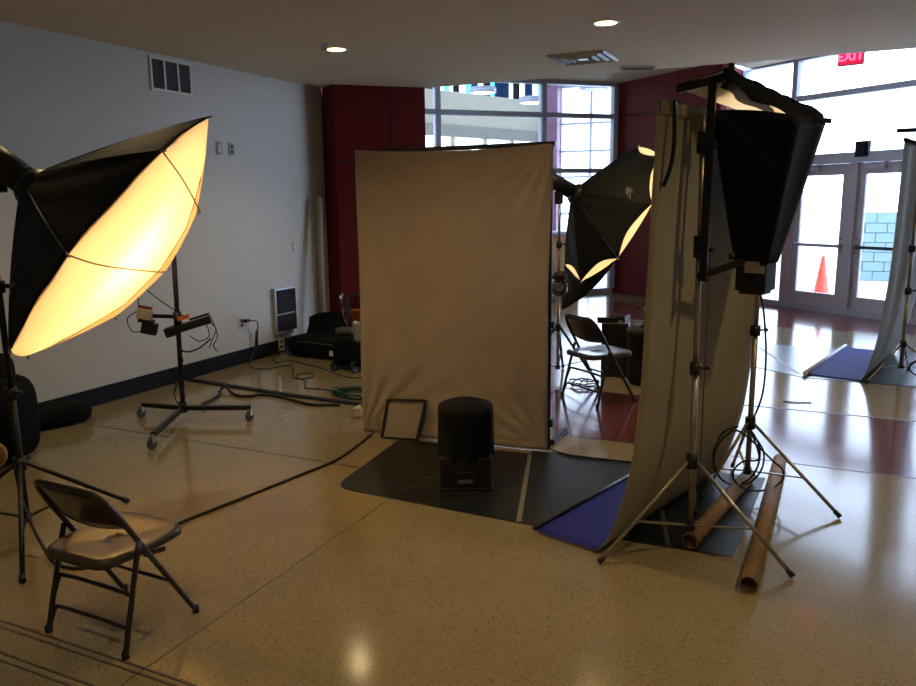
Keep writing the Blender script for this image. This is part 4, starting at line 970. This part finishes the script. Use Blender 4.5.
# ------------------------------------------------------------------ far right set
b3 = thing('blue_backdrop', 'far blue backdrop sweep by the glass doors at the right edge', 'backdrop', (.4, 8.9, 0))
E3 = Vector((.56, 8.06, 0)); U3 = Vector((.22, .9755, 0)); X3 = Vector((-.9755, .22, 0))
prof3 = [(-.03, 2.22), (-.028, 1.9), (-.015, 1.17), (.01, .8), (.04, .5), (.085, .25), (.125, .1), (.165, .02), (.22, .008), (.45, .008), (.60, .010), (.64, .035)]
prof3 = [(p.x, p.z) for p in smooth_path([(a_, 0, b_) for a_, b_ in prof3], 3)]
def sweep3(u, v):
    q = u * (len(prof3) - 1); i = min(int(q), len(prof3) - 2); f = q - i
    o_ = prof3[i][0] * (1 - f) + prof3[i + 1][0] * f; z = prof3[i][1] * (1 - f) + prof3[i + 1][1] * f
    o_ += (.02 * math.sin(v * 11) + .012 * math.sin(v * 23 + 1)) * min(1, z)
    return E3 + U3 * (v * 1.75) + X3 * o_ + Vector((0, 0, z))
MB().grid(sweep3, len(prof3) - 1, 30).build('roll_sheet', 'greybd', b3, solid=.004, mats=['blue'])
MB().cyl(E3 + U3 * -.03 + X3 * -.03 + Vector((0, 0, 2.23)), E3 + U3 * 1.8 + X3 * -.03 + Vector((0, 0, 2.23)), .018).build('crossbar', 'black', b3)
MB().cyl(E3 + U3 * -.03 + X3 * .66 + Vector((0, 0, .025)), E3 + U3 * 1.75 + X3 * .66 + Vector((0, 0, .025)), .022).build('bottom_bar', 'labelw', b3)
m3 = tag(MB().prism([(-.70, 8.50), (-.10, 8.09), (1.9, 8.03), (1.9, 9.85), (-.62, 9.80)], 0, .004).build('floor_mat', 'matbg'), 'grey-blue glossy floor mat under the far backdrop by the doors', 'floor mat')
MB().bar((-.62, 9.6, .0052), (-.15, 8.25, .0052), .03, .001).build('tape_strip', 'tape', m3)
s3 = stand('backdrop_stand', 'tripod stand of the far backdrop at the right edge', 'stand', (.75, 8.42), .34, [(.44, 8.00), (1.22, 8.22), (.86, 8.90)], 2.22, m='steel', r=.018, collars=(.85, 1.25), clampm='black')
t = tag(MB().bar((.57, 8.93, 2.37), (1.2, 8.86, 2.37), .12, .035).build('overhead_bar', 'black', bevel=.005), 'dark flat bar jutting in above the far backdrop', 'light bar')
sp3 = stand('light_stand', 'dark light stand beyond the frame edge carrying the overhead bar', 'stand', (1.15, 8.86), .4, [(1.45, 8.6), (.98, 8.55), (1.2, 9.3)], 2.35, m='blackmet', r=.016, collars=(1.2,))
lp = []
for k in range(26):
    a = k * .55; lp.append((.98 + .17 * math.cos(a), 8.30 + .03 * math.sin(a * .7), .12 + .09 * math.sin(a) + .012))
lp = [(.93, 8.45, 1.55), (1.02, 8.40, 1.35), (.95, 8.38, 1.05), (.90, 8.36, .75), (.86, 8.34, .45)] + lp
cable('looped_cable', [(p[0], p[1], max(p[2], .012)) for p in lp], .008, 'cord', 'black cable looping down the tripod stand at the right edge', 'cable')
cable('short_floor_cable', flr([(-.23, 7.03), (-.12, 7.05), (-.01, 7.09)], .006), .005, 'cord', 'short straight dark stick or cable on the pale floor at the right', 'cable')

scribble(sh1, .36, .62, (.05, .06), (.06, -.10), o1, c1)
scribble(sh2, .46, .62, (.0, .10), (.05, .0), o2, c2)
